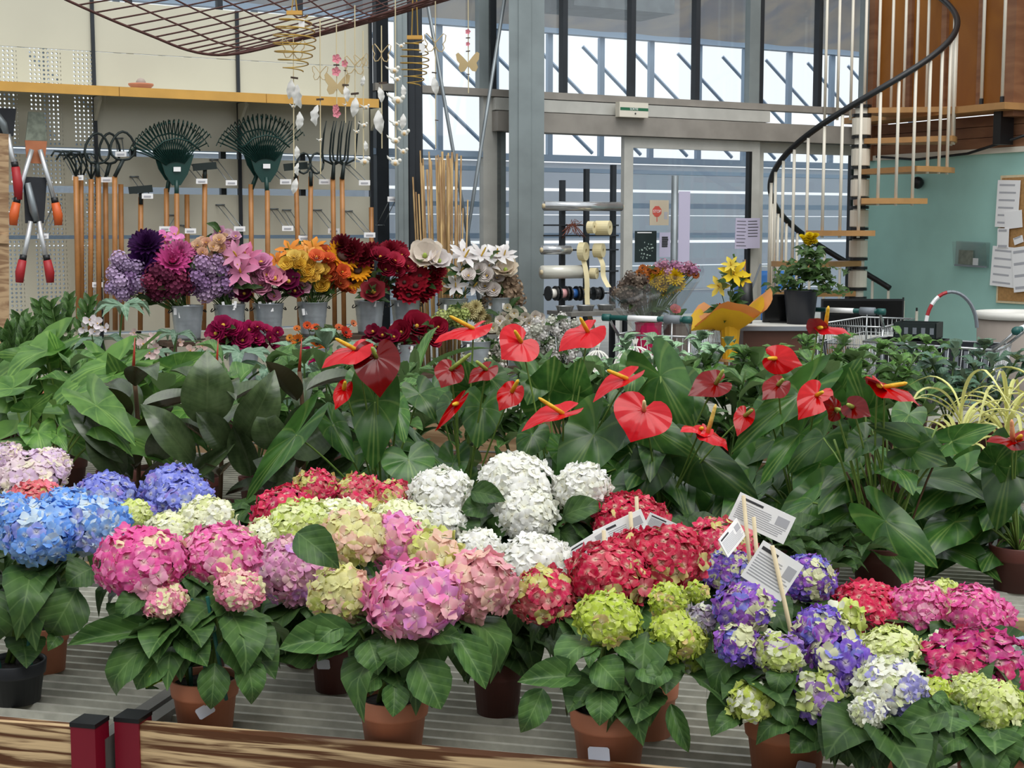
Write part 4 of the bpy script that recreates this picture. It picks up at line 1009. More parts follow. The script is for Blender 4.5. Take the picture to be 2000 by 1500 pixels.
# ---- orchids
def petals(b, n, r0, L, w, el, cup=.1, tw=0.0, off=0.0, z0=0.0, pt_=.0):
    """ring of petals: el = elevation of the petal in degrees (0 flat, 90 straight up)"""
    for k in range(n):
        a = 2 * PI * k / n + off; ca, sa = math.cos(a), math.sin(a); ce, se = math.cos(R(el)), math.sin(R(el))
        base = len(b.v); W = (.35, .9, 1.0, .55 if pt_ == 0 else .12)
        for i in range(4):
            t = i / 3
            for j in range(3):
                s = j - 1; r = t * L - (0.12 * L if (i == 3 and s != 0 and pt_ == 0) else 0)
                x = r0 + r * ce - cup * t * t * L * se; y = s * W[i] * w * .5; z = z0 + r * se + cup * t * t * L * ce + abs(s) * .12 * w
                b.v.append(Vector((x * ca - y * sa, x * sa + y * ca, z)))
        for i in range(3):
            for j in range(2):
                q = base + i * 3 + j; b.face(q, q + 3, q + 4, q + 1)
    return b
def flower_mesh(name, rings, mats, centre=None):
    b = MB()
    for r in rings: petals(b, *r[0:5], **(r[5] if len(r) > 5 else {}))
    if centre:
        b.cur = 1; rad, h = centre; b.ball((0, 0, h * .5), rad, 8, 4, (1, 1, h / rad * .7)); b.cur = 0
    return b.mesh(name, mats, True)
def pmat(name, trl=.15, tipl=.25):
    k = NT(name); co = k.coord(); ln = k.n('ShaderNodeVectorMath', operation='LENGTH'); k.l(co, ln.inputs[0])
    oc = k.objcol(); c = k.mix(k.ss(ln.outputs['Value'], .15, .75), k.mix(1.0, oc, (.75, .7, .72), 'MULTIPLY'), oc); k.l(c, k.p.inputs['Base Color']); k.p.inputs['Roughness'].default_value = .6; k.p.inputs['Specular IOR Level'].default_value = .15; k.translucent(c, trl); return k.m
m_pet = pmat('silk_petal')
m_eye = M('dark_flower_eye', '#3a1d10', .8); m_yeye = M('yellow_flower_eye', '#d8b040', .8); m_geye = M('green_flower_eye', '#9ab050', .8)
FM = {
 'mum': flower_mesh('flower', [(16, .1, .40, .13, 8), (15, .1, .36, .12, 28, dict(off=.2)), (13, .08, .32, .11, 48, dict(off=.1)), (10, .05, .28, .10, 68, dict(off=.3)), (6, .02, .24, .09, 82)], [m_pet, m_yeye], (.05, .1)),
 'rose': flower_mesh('flower', [(5, .10, .40, .48, 25, dict(cup=.1)), (5, .10, .36, .44, 48, dict(cup=-.15, off=.6)), (4, .07, .34, .38, 66, dict(cup=-.25, off=.2)), (3, .04, .30, .28, 80, dict(cup=-.3, off=.9))], [m_pet, m_yeye], (.06, .12)),
 'peony': flower_mesh('flower', [(7, .08, .44, .36, 12), (7, .10, .38, .34, 38, dict(off=.4, cup=-.1)), (6, .08, .34, .3, 58, dict(off=.1, cup=-.2)), (5, .05, .26, .24, 74, dict(off=.5, cup=-.2))], [m_pet, m_yeye], (.09, .12)),
 'lily': flower_mesh('flower', [(3, .03, .50, .20, 32, dict(pt_=1, cup=-.35)), (3, .03, .50, .24, 30, dict(pt_=1, cup=-.35, off=PI / 3))], [m_pet, m_yeye], (.035, .35)),
 'sun': flower_mesh('flower', [(18, .16, .34, .13, 6, dict(pt_=1)), (16, .16, .30, .12, 18, dict(pt_=1, off=.2))], [m_pet, m_eye], (.17, .09)),
 'daisy': flower_mesh('flower', [(12, .08, .38, .18, 10), (10, .08, .30, .16, 28, dict(off=.2))], [m_pet, m_eye], (.1, .1)),
 'orchid': flower_mesh('flower', [(3, .02, .46, .26, 10), (2, .02, .48, .46, 12, dict(off=PI / 6)), (1, .0, .2, .2, 50, dict(off=-PI / 2))], [m_pet, m_yeye], (.05, .1)),
 'open': flower_mesh('flower', [(6, .04, .46, .40, 16, dict(cup=.2)), (5, .04, .36, .34, 42, dict(off=.5))], [m_pet, m_yeye], (.08, .14)),
 'white': flower_mesh('flower', [(6, .04, .46, .44, 14, dict(cup=.25)), (6, .04, .38, .38, 38, dict(off=.5))], [m_pet, m_geye], (.07, .14)),
}
def cluster_mesh(n, seed):
    rs = random.Random(seed); b = MB()
    for i in range(n):
        z = 1 - 1.7 * (i + .5) / n; r = math.sqrt(max(0, 1 - z * z)); a = i * 2.4
        u = Vector((r * math.cos(a), r * math.sin(a), z)); st0 = len(b.v)
        petals(b, 5, .0, .12, .10, 20); b.xf(zframe(u * .42 * rs.uniform(.85, 1.1), u, rs.uniform(0, 6), 1.0), st0)
    b.ball((0, 0, 0), .34, 8, 5); return b.mesh('flower', [m_pet], True)
FM['clus'] = cluster_mesh(44, 1); FM['clus2'] = cluster_mesh(26, 2)
def orchid(label, px, py, z0, spots, col, n=4):
    c = atz(px, py, z0); t = thing('moth_orchid', label, 'plant', (c.x, c.y, z0), group='moth orchids on the raised bench'); pot(t, c, .05, .1, m_greypot, z0); b = Vector((c.x, c.y, z0 + .09))
    for k in range(n):
        a = 2 * PI * k / n + .4; d = Vector((math.cos(a), math.sin(a), .1)); leaf(MD, b, b + d * .16, .06, Vector((0, 0, 1)), t, tone=.7)
    ps = [at(x, y, c.y - .03) for x, y, r in spots]
    top = max(ps, key=lambda q: q.z)
    MB().tube(bez(b, b + Vector((.02, 0, .2)), top, 8), .0025, 5).build('flower_stem', m_darkstem, t, smooth=True)
    for p, (x, y, r) in zip(ps, spots):
        s = ppm(p); put('flower', FM['orchid'], t, zframe(p, tocam(p) + Vector((rnd(-.5, .5), 0, rnd(-.3, .3))), rnd(0, 6), r * 2 / s), colour=col)
        MB().tube([top, p + Vector((0, .01, 0))], .0015, 4).build('flower_stalk', m_darkstem, t)
    return t
orchid('white moth orchid between the umbrella plant and tools', 185, 860, ZD, [(175, 625, 15), (190, 632, 14), (163, 640, 13), (205, 640, 12), (185, 648, 12)], '#f4eef0')
orchid('blush moth orchid in front of the grey buckets', 268, 868, ZD, [(280, 672, 15), (300, 660, 14), (292, 690, 15), (275, 700, 13), (305, 680, 12), (262, 650, 10)], '#f2d8d4')
orchid('speckled peach moth orchid below the first bucket', 385, 868, ZD, [(372, 685, 13), (395, 675, 13), (360, 700, 13), (385, 700, 13), (405, 665, 10), (352, 668, 9)], '#eecfc4')
orchid('pale moth orchid beside the arrow leaved plants', 60, 868, ZD, [(140, 668, 9), (150, 655, 9), (110, 665, 9), (125, 650, 8)], '#efe9d6')
# pothos and other green fillers on the third bench
for i, (x, y, L, n, me, lab) in enumerate(((500, 985, .13, 40, MD, 'green trailing plant below the silvery umbrella plant'), (600, 985, .11, 44, MD, 'leafy pothos at the foot of the zinc buckets'), (700, 980, .12, 40, MD, 'leafy plant behind the tallest anthurium bloom'), (560, 930, .12, 40, GR, 'grey green pothos in front of the magenta silk bunch'), (640, 925, .12, 40, GR, 'silvery pothos under the orange silk daisies'), (222, 972, .14, 34, MD, 'broad leaved plant beneath the blush orchid'), (400, 985, .14, 34, MD, 'broad leaved plant beneath the peach orchid'), (20, 952, .14, 34, MD, 'broad leaved plant under the glossy feather leaves'))):
    bushy('leafy_pot_plant', lab, x, y, TZ, me, n, L, .26, (.22, .42), .5, group='leafy pot plants behind the benches')
for i, (x, lab) in enumerate(((1180, 'white speckled fittonia below the wire cloches'), (1270, 'white speckled fittonia behind the widest red bloom'), (1350, 'pale fittonia in front of the first cart'), (1430, 'small leafed herb in front of the yellow bouquet'), (1500, 'small leafed herb below the counter edge'), (1570, 'bright herb in front of the counter'), (1645, 'bright herb in front of the middle cart'), (1715, 'white dotted herb beside the middle cart'), (1785, 'bright herb before the teal wall'))):
    me = GR if i < 3 else MD
    bushy('small_herb', lab, x, 870 + (i % 2) * 18 - (28 if i == 8 else 0), ZD, me, 110, .06, .26, (.17, .31), .55, group='small leafy pots on the raised bench', tint=(1.5, 1.5, 1.3) if i < 3 else (1.0, 1.05, .8), tone=(.7, 1.3))
for i, (x, lab) in enumerate(((1850, 'blue grey rounded leaf plant in front of the third cart'), (1930, 'blue grey rounded leaf plant beyond the striped straps'))):
    bushy('eucalyptus_plant', lab, x, 880, ZD, GR, 90, .06, .28, (.14, .28), .7, group='blue grey plants by the carts', tint=(.45, .55, .52), tone=(.7, 1.1))
def strapplant(label, px, py, z0, n, h=.3, meshes=None, L=(.25, .36), w=.036, name='spider_plant', tone=(.85, 1.15)):
    c = atz(px, py, z0); t = thing(name, label, 'plant', (c.x, c.y, z0), group='strap leaved plants'); pot(t, c, .06, .1, m_brownpot, z0); b = Vector((c.x, c.y, z0 + .09))
    for k in range(n):
        a = k * 2.4; e = rnd(.1, 1.0); l = rnd(*L); p = b + Vector((0, 0, h * rnd(.2, 1.0))) * .6
        d = Vector((math.cos(a), math.sin(a), rnd(.1, .8))).normalized()
        leaf(meshes or ST, p, p + d * l, w, Vector((-d.x * .7, -d.y * .7, 1)), t, tone=rnd(*tone))
    return t
strapplant('yellow striped strap plant behind the last anthurium', 1870, 1000, TZ, 24, .38, None, (.18, .30), .015)
strapplant('yellow striped strap plant before the third cart', 1960, 990, TZ, 28, .42, None, (.18, .30), .015)
strapplant('yellow striped strap plant at the bench corner by the cart', 2040, 985, TZ, 24, .42, None, (.18, .30), .015)
strapplant('green sword leaved plant below the dark red silk bunch', 810, 938, TZ, 14, .5, GS, (.22, .34), .04, 'sword_plant', (.9, 1.2))
strapplant('green sword leaved plant beside the white silk flowers', 900, 938, TZ, 12, .45, GS, (.2, .3), .035, 'sword_plant', (.8, 1.1))
# ================================================================ silk flower display
def wallpt(x, y, d): return pw(x, y, d)
DB = 1.15
m_stand = M('dark_display_stand', '#4a3626', .7, noise=.2)
zb1 = wallpt(460, 662, DB).z; zb2 = wallpt(560, 742, DB + .42).z
def stand(label, xa, xb, d, w, z):
    t = thing('display_stand', label, 'stand', wp(Sx(xa, d), d, 0))
    for k in range(3): wb('slat', Sx(xa, d), Sx(xb, d), d - w / 2 + k * w / 3 + .005, d - w / 2 + (k + 1) * w / 3 - .005, z - .025, z, m_stand, t)
    for s in (Sx(xa, d) + .02, Sx(xb, d) - .06):
        for dd in (d - w / 2 + .01, d + w / 2 - .05): wb('leg', s, s + .04, dd, dd + .04, 0, z - .025, m_stand, t)
stand('slatted wooden stand under the upper row of zinc buckets', 310, 1010, DB, .3, zb1)
stand('slatted wooden stand under the lower row of zinc buckets', 395, 1150, DB + .42, .3, zb2)
def bucket(label, x, d, z, r=.105, h=.23, mat=None, group='zinc buckets on the flower stand'):
    p = wp(Sx(x, d), d, z); t = thing('zinc_bucket', label, 'bucket', p, group=group)
    prof = [(r * .2, 0), (r * .76, 0), (r * .80, h * .3), (r * .83, h * .36), (r * .82, h * .42), (r * .86, h * .46), (r * .85, h * .52), (r * .90, h * .58), (r * .89, h * .64), (r * .99, h * .98), (r * 1.03, h), (r * .97, h), (r * .88, h * .6), (r * .78, .02)]
    put('body', MB().lathe(prof, 24).mesh('body', mat or m_zinc, True), t, T(p))
    for s in (-1, 1):
        a = TH + (0 if s > 0 else PI); q = Vector((math.cos(a), math.sin(a), 0)); side = Vector((-q.y, q.x, 0))
        pts = [p + q * r * 1.0 + side * .03 * math.cos(w) + q * .018 * math.sin(w) + Vector((0, 0, h * .88 - .02 * abs(math.sin(w)))) for w in [PI * i / 6 for i in range(7)]]
        MB().tube(pts, .004, 5).build('handle', m_blackmetal, t)
    return t, p + Vector((0, 0, h * .8))
def silk(label, root, d, flowers, greens=6, tags=1, group='silk flower bunches in the buckets', gcol=(.6, .6, .6), glen=.13, name='silk_flower_bunch'):
    t = thing(name, label, 'flowers', root, group=group)
    ps = []
    extra = [(k, x + rnd(-16, 16), y + rnd(-12, 14), r * .9, c) for (k, x, y, r, c) in flowers] if d < 1.5 else []
    for n_, (kind, x, y, r, col) in enumerate(flowers + extra):
        r *= 1.16; p = wallpt(x, y, d + rnd(-.03, .05) - (.09 if n_ >= len(flowers) else 0)); s = ppm(p); ps.append(p)
        v = rnd(.9, 1.08); c = tuple(min(1, q * v) for q in hcol(col))
        ax = tocam(p) * .75 + Vector((rnd(-.35, .35), 0, rnd(.0, .6))) + (p - root).normalized() * .4
        put('flower', FM[kind], t, zframe(p, ax, rnd(0, 6), 2 * r / s), colour=c)
        st = bez(root + Vector((rnd(-.03, .03), rnd(-.03, .03), -.04)), (root + p) / 2 + Vector((0, 0, .03)), p - ax.normalized() * .01, 4)
        MB().tube(st, .0025, 4).build('stem', m_darkstem, t)
    for i in range(greens):
        p = random.choice(ps); q = root.lerp(p, rnd(.35, .95)); a = rnd(0, 6.28); dv = Vector((math.cos(a), math.sin(a) - .3, rnd(-.2, .9))).normalized()
        leaf(MD, q, q + dv * glen, glen * .4, Vector((0, -.6, .7)), t, tone=rnd(.55, .85), tint=gcol)
    for i in range(tags):
        q = root + Vector((rnd(-.06, .06), -.09, rnd(-.02, .06))); n = tocam(q)
        put('price_tag', MB().box(-.009, .009, -.022, .022, -.0005, .0005).mesh('price_tag', m_paper), t, frame(q, Vector((rnd(-.2, .2), 0, 1)), n))
    return t
def sc(kind, cx, cy, n, sx, sy, r, col, rr=.15):
    out = []
    for i in range(n):
        a = i * 2.4; q = math.sqrt((i + .5) / n); c = random.choice(col) if isinstance(col, list) else col
        out.append((kind, cx + sx * q * math.cos(a), cy + sy * q * math.sin(a), r * rnd(1 - rr, 1 + rr), c))
    return out
_, R1 = bucket('zinc bucket of purple silk flowers nearest the loppers', 362, DB, zb1)
_, R2 = bucket('zinc bucket of peach and lilac silk flowers', 445, DB, zb1)
_, R3 = bucket('zinc bucket of pink silk lilies', 521, DB, zb1)
_, R4 = bucket('zinc bucket of yellow and orange silk roses', 608, DB, zb1)
_, R5 = bucket('zinc bucket of dark red silk roses', 720, DB, zb1)
_, R6 = bucket('zinc bucket of crimson silk flowers beside the dark column', 791, DB, zb1)
_, R7 = bucket('zinc bucket of white silk lilies', 885, DB, zb1)
_, R8 = bucket('zinc bucket of white silk roses and dried grasses', 970, DB, zb1)
silk('dark purple silk dahlias at the top of the purple bucket', R1, DB, [('mum', 288, 478, 32, '#3a1448'), ('mum', 278, 512, 30, '#43195a'), ('mum', 305, 515, 28, '#341040')], 6)
silk('lilac silk statice balls at the edge of the display', R1, DB + .03, sc('clus', 245, 540, 9, 32, 42, 14, ['#b8a2c6', '#c8b2d2', '#a080b0']) + [('clus', 218, 562, 13, '#bca6cc')], 8)
silk('pink silk orchids above the dahlias', R1, DB - .05, [('orchid', 322, 464, 16, '#f08ac8'), ('orchid', 340, 458, 15, '#f29ad0'), ('orchid', 312, 480, 14, '#e87ac0'), ('orchid', 330, 482, 13, '#ee94c8')], 4)
silk('big pink silk chrysanthemum', R1, DB + .05, [('mum', 336, 512, 33, '#d8569c'), ('mum', 352, 492, 24, '#d06aa0')], 4)
silk('burgundy silk sedum clusters under the chrysanthemum', R1, DB + .08, sc('clus', 322, 552, 9, 45, 22, 17, ['#7c2f4c', '#8e3a58', '#6a2844']), 8)
silk('lilac silk hydrangea sprays', R2, DB + .05, sc('clus', 408, 545, 11, 38, 40, 16, ['#bc9cc2', '#ccb0d0', '#a886b4']), 6)
silk('small peach silk spray roses', R2, DB + .02, sc('rose', 415, 498, 13, 34, 34, 12, ['#f0cda8', '#f4d8bc', '#e8b898']), 5)
silk('pale pink silk sweet peas above the peach roses', R2, DB - .04, sc('open', 442, 472, 8, 26, 22, 12, ['#f0c4dc', '#e8b4d0', '#f6dce8']), 6)
silk('pink silk stargazer lilies', R3, DB + .06, [('lily', 470, 532, 32, '#f09ac0'), ('lily', 462, 500, 26, '#f0a8c8'), ('lily', 485, 505, 26, '#ee90b8'), ('lily', 455, 555, 22, '#f2b0c8')], 5)
silk('two tone pink silk tulips', R3, DB + .04, [('peony', 510, 515, 22, '#eaa0c8'), ('peony', 508, 562, 22, '#f0a8c4'), ('open', 536, 546, 24, '#f0a0b8'), ('peony', 520, 538, 16, '#e898c0'), ('open', 590, 562, 16, '#f0b8cc'), ('rose', 535, 580, 14, '#eaa4c4')], 6)
silk('dark magenta silk magnolias', R3, DB + .06, [('open', 564, 552, 24, '#6a1440'), ('open', 575, 570, 18, '#7a1a4a'), ('open', 478, 575, 18, '#6a1440')], 6)
silk('orange silk tiger lilies', R4, DB - .04, [('lily', 567, 490, 24, '#f09a40'), ('lily', 612, 484, 22, '#f0a040'), ('lily', 540, 510, 16, '#e89038'), ('lily', 600, 495, 16, '#f4b060')], 8, glen=.16)
silk('tight bunch of yellow silk roses', R4, DB + .06, [('rose', x, y, 15, c) for x, y, c in ((560, 516, '#f4cc50'), (585, 520, '#f2c848'), (575, 503, '#f6d870'), (600, 532, '#f4cc50'), (618, 528, '#f6d468'), (594, 540, '#f2c040'), (630, 530, '#f4cc58'), (612, 545, '#f6d060'), (632, 545, '#f2c850'), (603, 518, '#f0c048'), (588, 505, '#f6d468'))] + [('rose', 630, 560, 17, '#f4c848')], 4)
silk('coral orange silk roses beside the yellow ones', R4, DB + .04, [('rose', x, y, 16, c) for x, y, c in ((618, 503, '#f07848'), (640, 508, '#f07040'), (652, 522, '#ee6c40'), (648, 542, '#f07448'), (664, 555, '#f07848'), (680, 565, '#f28050'), (668, 532, '#ee6838'), (640, 525, '#f07848'))], 4)
silk('golden silk sunflowers with dark eyes', R4, DB + .0, [('sun', 668, 502, 32, '#eca01c'), ('sun', 697, 528, 26, '#eca01c'), ('sun', 690, 548, 20, '#f0ac28')], 4)
silk('dark red silk chrysanthemums', R5, DB - .02, [('mum', 690, 492, 26, '#6c1220'), ('mum', 712, 502, 26, '#741424'), ('mum', 668, 478, 22, '#5c0f1c'), ('mum', 705, 525, 24, '#701424'), ('mum', 762, 488, 22, '#841428')], 6)
silk('raspberry silk roses above the dark leaves', R5, DB + .05, [('rose', 742, 505, 24, '#a0203c'), ('rose', 770, 512, 20, '#b83048'), ('rose', 795, 522, 18, '#c03c50'), ('rose', 775, 532, 18, '#b02c44'), ('rose', 752, 528, 20, '#981c38'), ('rose', 785, 500, 16, '#b83048')], 8)
silk('dusky red silk magnolia in front of dark leaves', R5, DB + .1, [('open', 730, 572, 26, '#8a2c34')], 12, gcol=(.45, .55, .45))
silk('crimson silk dahlias below ivory peonies', R6, DB + .06, [('daisy', 812, 560, 26, '#8c0f22'), ('daisy', 798, 578, 24, '#900f24'), ('daisy', 830, 570, 22, '#8a0e22'), ('daisy', 820, 540, 22, '#8c1022'), ('mum', 842, 545, 22, '#8a1022'), ('daisy', 845, 560, 20, '#961226'), ('mum', 855, 528, 18, '#8c1024'), ('daisy', 790, 552, 18, '#860e20')], 5)
silk('ivory silk peonies above the crimson dahlias', R6, DB + .06, [('white', 830, 502, 32, '#f4ead8'), ('white', 858, 512, 24, '#f4f0ec')], 3)
silk('white silk lilies with upright leaves', R7, DB + .02, [('lily', x, y, r, '#f4f4f0') for x, y, r in ((908, 502, 26), (940, 500, 26), (970, 502, 26), (925, 560, 20), (890, 560, 20), (900, 530, 18), (985, 498, 20), (955, 520, 20))], 14, glen=.16)
silk('round white silk ranunculus beside the lilies', R8, DB + .06, [('rose', x, y, r, '#f6f2ea') for x, y, r in ((935, 530, 18), (952, 540, 17), (948, 560, 17), (965, 568, 16), (970, 545, 16), (915, 540, 15))] + [('white', 988, 530, 26, '#f2e8d0')], 6)
silk('beige dried grass plumes beside the grey column', R8, DB + .0, sc('clus2', 985, 575, 12, 34, 34, 15, ['#b09a80', '#c0ac90', '#a08a72']), 3, gcol=(.9, .8, .6))
silk('lime silk pompoms and starry grass', R7, DB + .12, sc('clus', 885, 620, 6, 26, 12, 13, ['#b8c878', '#c8d488']) + sc('mum', 928, 606, 5, 18, 10, 14, ['#e0d8a0', '#d8cc94']), 4)
silk('loose white silk rosebuds beside the column', R8, DB + .2, sc('rose', 1010, 640, 20, 50, 32, 11, ['#f0ecdc', '#f6f2e6', '#e6e2c8']), 10)
DL = DB + .42
_, Q1 = bucket('low zinc bucket of magenta silk flowers', 470, DL, zb2, .1, .2)
_, Q2 = bucket('low zinc bucket of orange silk daisies', 612, DL, zb2, .1, .2)
_, Q3 = bucket('low zinc bucket of deep red silk roses', 790, DL, zb2, .1, .2)
_, Q4 = bucket('low zinc bucket of white silk sprigs', 930, DL, zb2, .1, .2)
silk('magenta silk peonies and gerberas', Q1, DL, sc('peony', 455, 655, 9, 46, 22, 19, ['#b82060', '#c82a6c', '#9a1a50']) + sc('rose', 518, 660, 8, 34, 22, 14, ['#981a4c', '#b02458']), 8)
silk('orange silk daisies and buds', Q2, DL, [('daisy', x, y, r, c) for x, y, r, c in ((620, 672, 17, '#f07828'), (582, 665, 14, '#f08830'), (600, 636, 9, '#e86030'), (615, 640, 10, '#e86838'), (640, 655, 12, '#d84828'), (662, 640, 9, '#e87848'), (675, 650, 14, '#d84028'), (690, 632, 8, '#e89060'), (580, 642, 8, '#e88840'), (566, 660, 8, '#e8a040'))], 12, gcol=(.8, .6, .5))
silk('fuchsia silk tulips below the daisies', Q2, DL + .08, [('open', 590, 690, 18, '#c01868'), ('open', 560, 700, 12, '#801448'), ('open', 605, 700, 14, '#b81464')], 3)
silk('large crimson silk roses in the lower row', Q3, DL + .02, [('rose', 812, 640, 32, '#8c0f2c'), ('rose', 785, 650, 24, '#8a0f2a'), ('rose', 840, 660, 24, '#94102e'), ('rose', 855, 640, 20, '#8a0e2a'), ('rose', 800, 672, 18, '#8c1030'), ('rose', 765, 660, 16, '#901434')], 6)
silk('wine silk flowers with cream stamens', Q3, DL + .04, sc('open', 745, 670, 9, 38, 26, 15, ['#8c1038', '#7a0e30', '#981440']), 8)
silk('white silk jasmine sprigs near the cloches', Q4, DL + .02, sc('clus2', 960, 690, 12, 60, 26, 13, ['#eeeadc', '#f4f2ea', '#dfe0c0']), 14)
silk('white silk gypsophila below the ribbon spools', wallpt(1090, 740, DL), DL, sc('clus2', 1085, 660, 26, 62, 44, 11, ['#e6e6e0', '#f0f0ea', '#d8dccc']), 10)
# ================================================================ garden tools on the back panels
m_silver = M('brushed_aluminium', '#c9ccce', .3, .6)
m_orange = M('orange_plastic', '#d8622a', .45); m_redgrip = M('red_grip', '#a8242a', .5)
m_card = M('orange_brown_card', '#c47a52', .6, noise=.2); m_greycard = M('grey_blister_card', '#8c9484', .4, noise=.4, nscale=30)
def tool(name, label, x, y, d, group='garden tools hanging on the panels'):
    return thing(name, label, 'tool', wallpt(x, y, d), group=group)
def bar(t, name, d, pts, r, mat, n=6, w=None):
    P3 = [wallpt(x, y, d + (q[0] if (q := rest) else 0)) for (x, y, *rest) in pts]
    return MB().tube(P3, r, n).build(name, mat, t, smooth=True)
def ppl(x, y, d): return ppm(wallpt(x, y, d))
def flat(t, name, d, pts, th, mat):
    b = MB(); n = len(pts)
    for k in (0, 1):
        for (x, y) in pts: b.v.append(wallpt(x, y, d) - WN * th * k)
    b.face(*range(n)); b.face(*reversed(range(n, 2 * n)))
    for i in range(n): b.face(i, n + i, n + (i + 1) % n, (i + 1) % n)
    return b.build(name, mat, t)
def lopper(label, hx, hy, spread, top, joint, grip, end, gmat, card):
    t = tool('lopper', label, hx, joint, .3)
    if card == 'blister':
        flat(t, 'blister_card', .30, [(hx - 14, top), (hx + 16, top + 2), (hx + 22, joint - 18), (hx - 20, joint - 18)], .02, m_greycard)
        flat(t, 'orange_card', .305, [(hx - 21, joint - 18), (hx + 22, joint - 16), (hx + 17, joint + 28), (hx - 17, joint + 26)], .015, m_card)
    else:
        flat(t, 'header_card', .30, [(hx - 22, top), (hx + 24, top + 2), (hx + 18, joint + 4), (hx - 18, joint + 4)], .02, m_blackpot)
        bar(t, 'blade', .33, [(hx - 14, top + 12), (hx - 2, joint - 20), (hx + 4, joint)], [.02, .028, .02], m_greymetal)
    for s in (-1, 1):
        bar(t, 'arm', .33, [(hx + s * 8, joint), (hx + s * (spread * .7), (joint + grip) / 2 + 10), (hx + s * spread, grip)], .017, m_silver, 8)
        g = bar(t, 'grip', .33, [(hx + s * spread, grip - 4), (hx + s * (spread + 5), (grip + end) / 2), (hx + s * (spread + 6), end)], [.028, .033, .026], gmat, 8)
        bar(t, 'collar', .33, [(hx + s * (spread - 2), grip - 14), (hx + s * spread, grip - 2)], .024, m_black, 8)
lopper('lopper with orange and black grips and a picture card', 70, 0, 38, 218, 292, 400, 440, m_orange, 'blister')
lopper('lopper with red grips hanging below the orange one', 68, 0, 24, 345, 432, 512, 552, m_redgrip, 'dark')
lopper('lopper half hidden beside the wooden post', 8, 0, 22, 210, 262, 330, 390, m_redgrip, 'dark')
t = thing('wooden_trellis_post', 'pale timber post with cross piece at the aisle edge', 'post', wallpt(0, 640, 1.2))
flat(t, 'upright', 1.2, [(-26, 258), (17, 262), (18, 760), (-26, 760)], .06, m_greyplank); flat(t, 'cross_piece', 1.215, [(-26, 455), (17, 458), (17, 476), (-26, 474)], .06, m_greyplank)
def handle(t, d, x0, y0, x1, y1, r=.018, mat=None): return bar(t, 'handle', d, [(x0, y0), ((x0 + x1) / 2, (y0 + y1) / 2), (x1, y1)], r, mat or m_handle, 8)
def rake(label, cx, cy, rad, a0, a1, n, hx, hy, d):
    t = tool('leaf_rake', label, hx, hy, d)
    flat(t, 'rake_head', d + .02, [(cx - 34, cy - 26), (cx + 34, cy - 26), (cx + 22, cy + 12), (cx + 8, cy + 34), (cx - 8, cy + 34), (cx - 22, cy + 12)], .012, m_rakegreen)
    for i in range(n):
        a = R(a0 + (a1 - a0) * i / (n - 1)); sx, sy = math.sin(a), -math.cos(a); rr = rad * (1 - .10 * abs(math.sin(a)))
        x0, y0 = cx + sx * 22, cy + sy * 12; x1, y1 = cx + sx * rr, cy + sy * rr * .92
        bar(t, 'tine', d + .025, [(x0, y0), (cx + sx * rr * .6, cy + sy * rr * .56), (x1, y1), (x1 + sx * 3, y1 + 7, .05)], .0042, m_rakegreen, 4)
    bar(t, 'brace', d + .03, [(cx - 46, cy - 34), (cx - 25, cy - 52), (cx, cy - 58), (cx + 25, cy - 52), (cx + 46, cy - 34)], .006, m_rakegreen, 5)
    bar(t, 'socket', d + .015, [(cx, cy + 24), (hx, cy + 62)], .016, m_rakegreen, 8)
    handle(t, d + .015, hx, cy + 50, hx + 2, hy)
    flat(t, 'price_sticker', d + .035, [(cx - 6, cy - 2), (cx + 8, cy - 2), (cx + 8, cy + 7), (cx - 6, cy + 7)], .002, m_paper)
rake('green leaf rake fan beside the looped hoes', 345, 328, 104, -62, 42, 22, 345, 640, .34)
rake('second green leaf rake tucked behind the first fan', 332, 318, 92, -70, 60, 22, 325, 640, .26)
rake('green leaf rake with the highest fan', 520, 322, 108, -62, 46, 22, 522, 640, .34)
rake('rear green leaf rake behind the highest fan', 505, 310, 96, -66, 58, 22, 490, 640, .26)
def hoe(label, hx, y, loop, hy, d, kind):
    t = tool({'loop': 'loop_hoe', 'claw': 'claw_cultivator', 'weeder': 'ring_weeder', 'blade': 'draw_hoe'}[kind], label, hx, hy, d)
    if kind == 'loop':
        (lx, ly, w, h) = loop
        pts = [(lx + w * math.sin(q) * (1 - .25 * math.cos(q)), ly - h * math.cos(q)) for q in [PI * 1.0 + 2 * PI * i / 14 for i in range(15)]]
        bar(t, 'steel_loop', d + .03, pts, .009, m_greyiron, 5)
        bar(t, 'socket', d + .03, [(lx, ly + h), (hx, y)], .014, m_greyiron, 7)
    elif kind == 'claw':
        for s in (-1, 0, 1):
            bar(t, 'prong', d + .03, [(hx, y), (hx + s * 12, y - 28), (hx + s * 16 - 8, y - 48), (hx + s * 16 - 26, y - 50), (hx + s * 14 - 34, y - 40)], .007, m_greyiron, 5)
    elif kind == 'weeder':
        for s in (0, 1):
            pts = [(hx - 14 + s * 26 + 13 * math.cos(q), y - 26 + 20 * math.sin(q)) for q in [2 * PI * i / 12 for i in range(13)]]
            bar(t, 'ring_blade', d + .03, pts, .008, m_greyiron, 5)
        bar(t, 'socket', d + .03, [(hx, y - 10), (hx, y + 18)], .015, m_greyiron, 7)
    else:
        flat(t, 'blade', d + .06, [(hx - 24, y - 20), (hx + 22, y - 24), (hx + 24, y - 10), (hx - 22, y - 6)], .01, m_greyiron)
        bar(t, 'socket', d + .03, [(hx, y - 14), (hx, y + 14)], .015, m_greyiron, 7)
    handle(t, d + .02, hx, y, hx + rnd(-4, 8), hy)
hoe('looped hoe with the widest dark steel bow', 192, 345, (190, 290, 24, 30), 645, .30, 'loop')
hoe('looped hoe leaning towards the leaf rakes', 224, 345, (240, 285, 24, 28), 645, .32, 'loop')
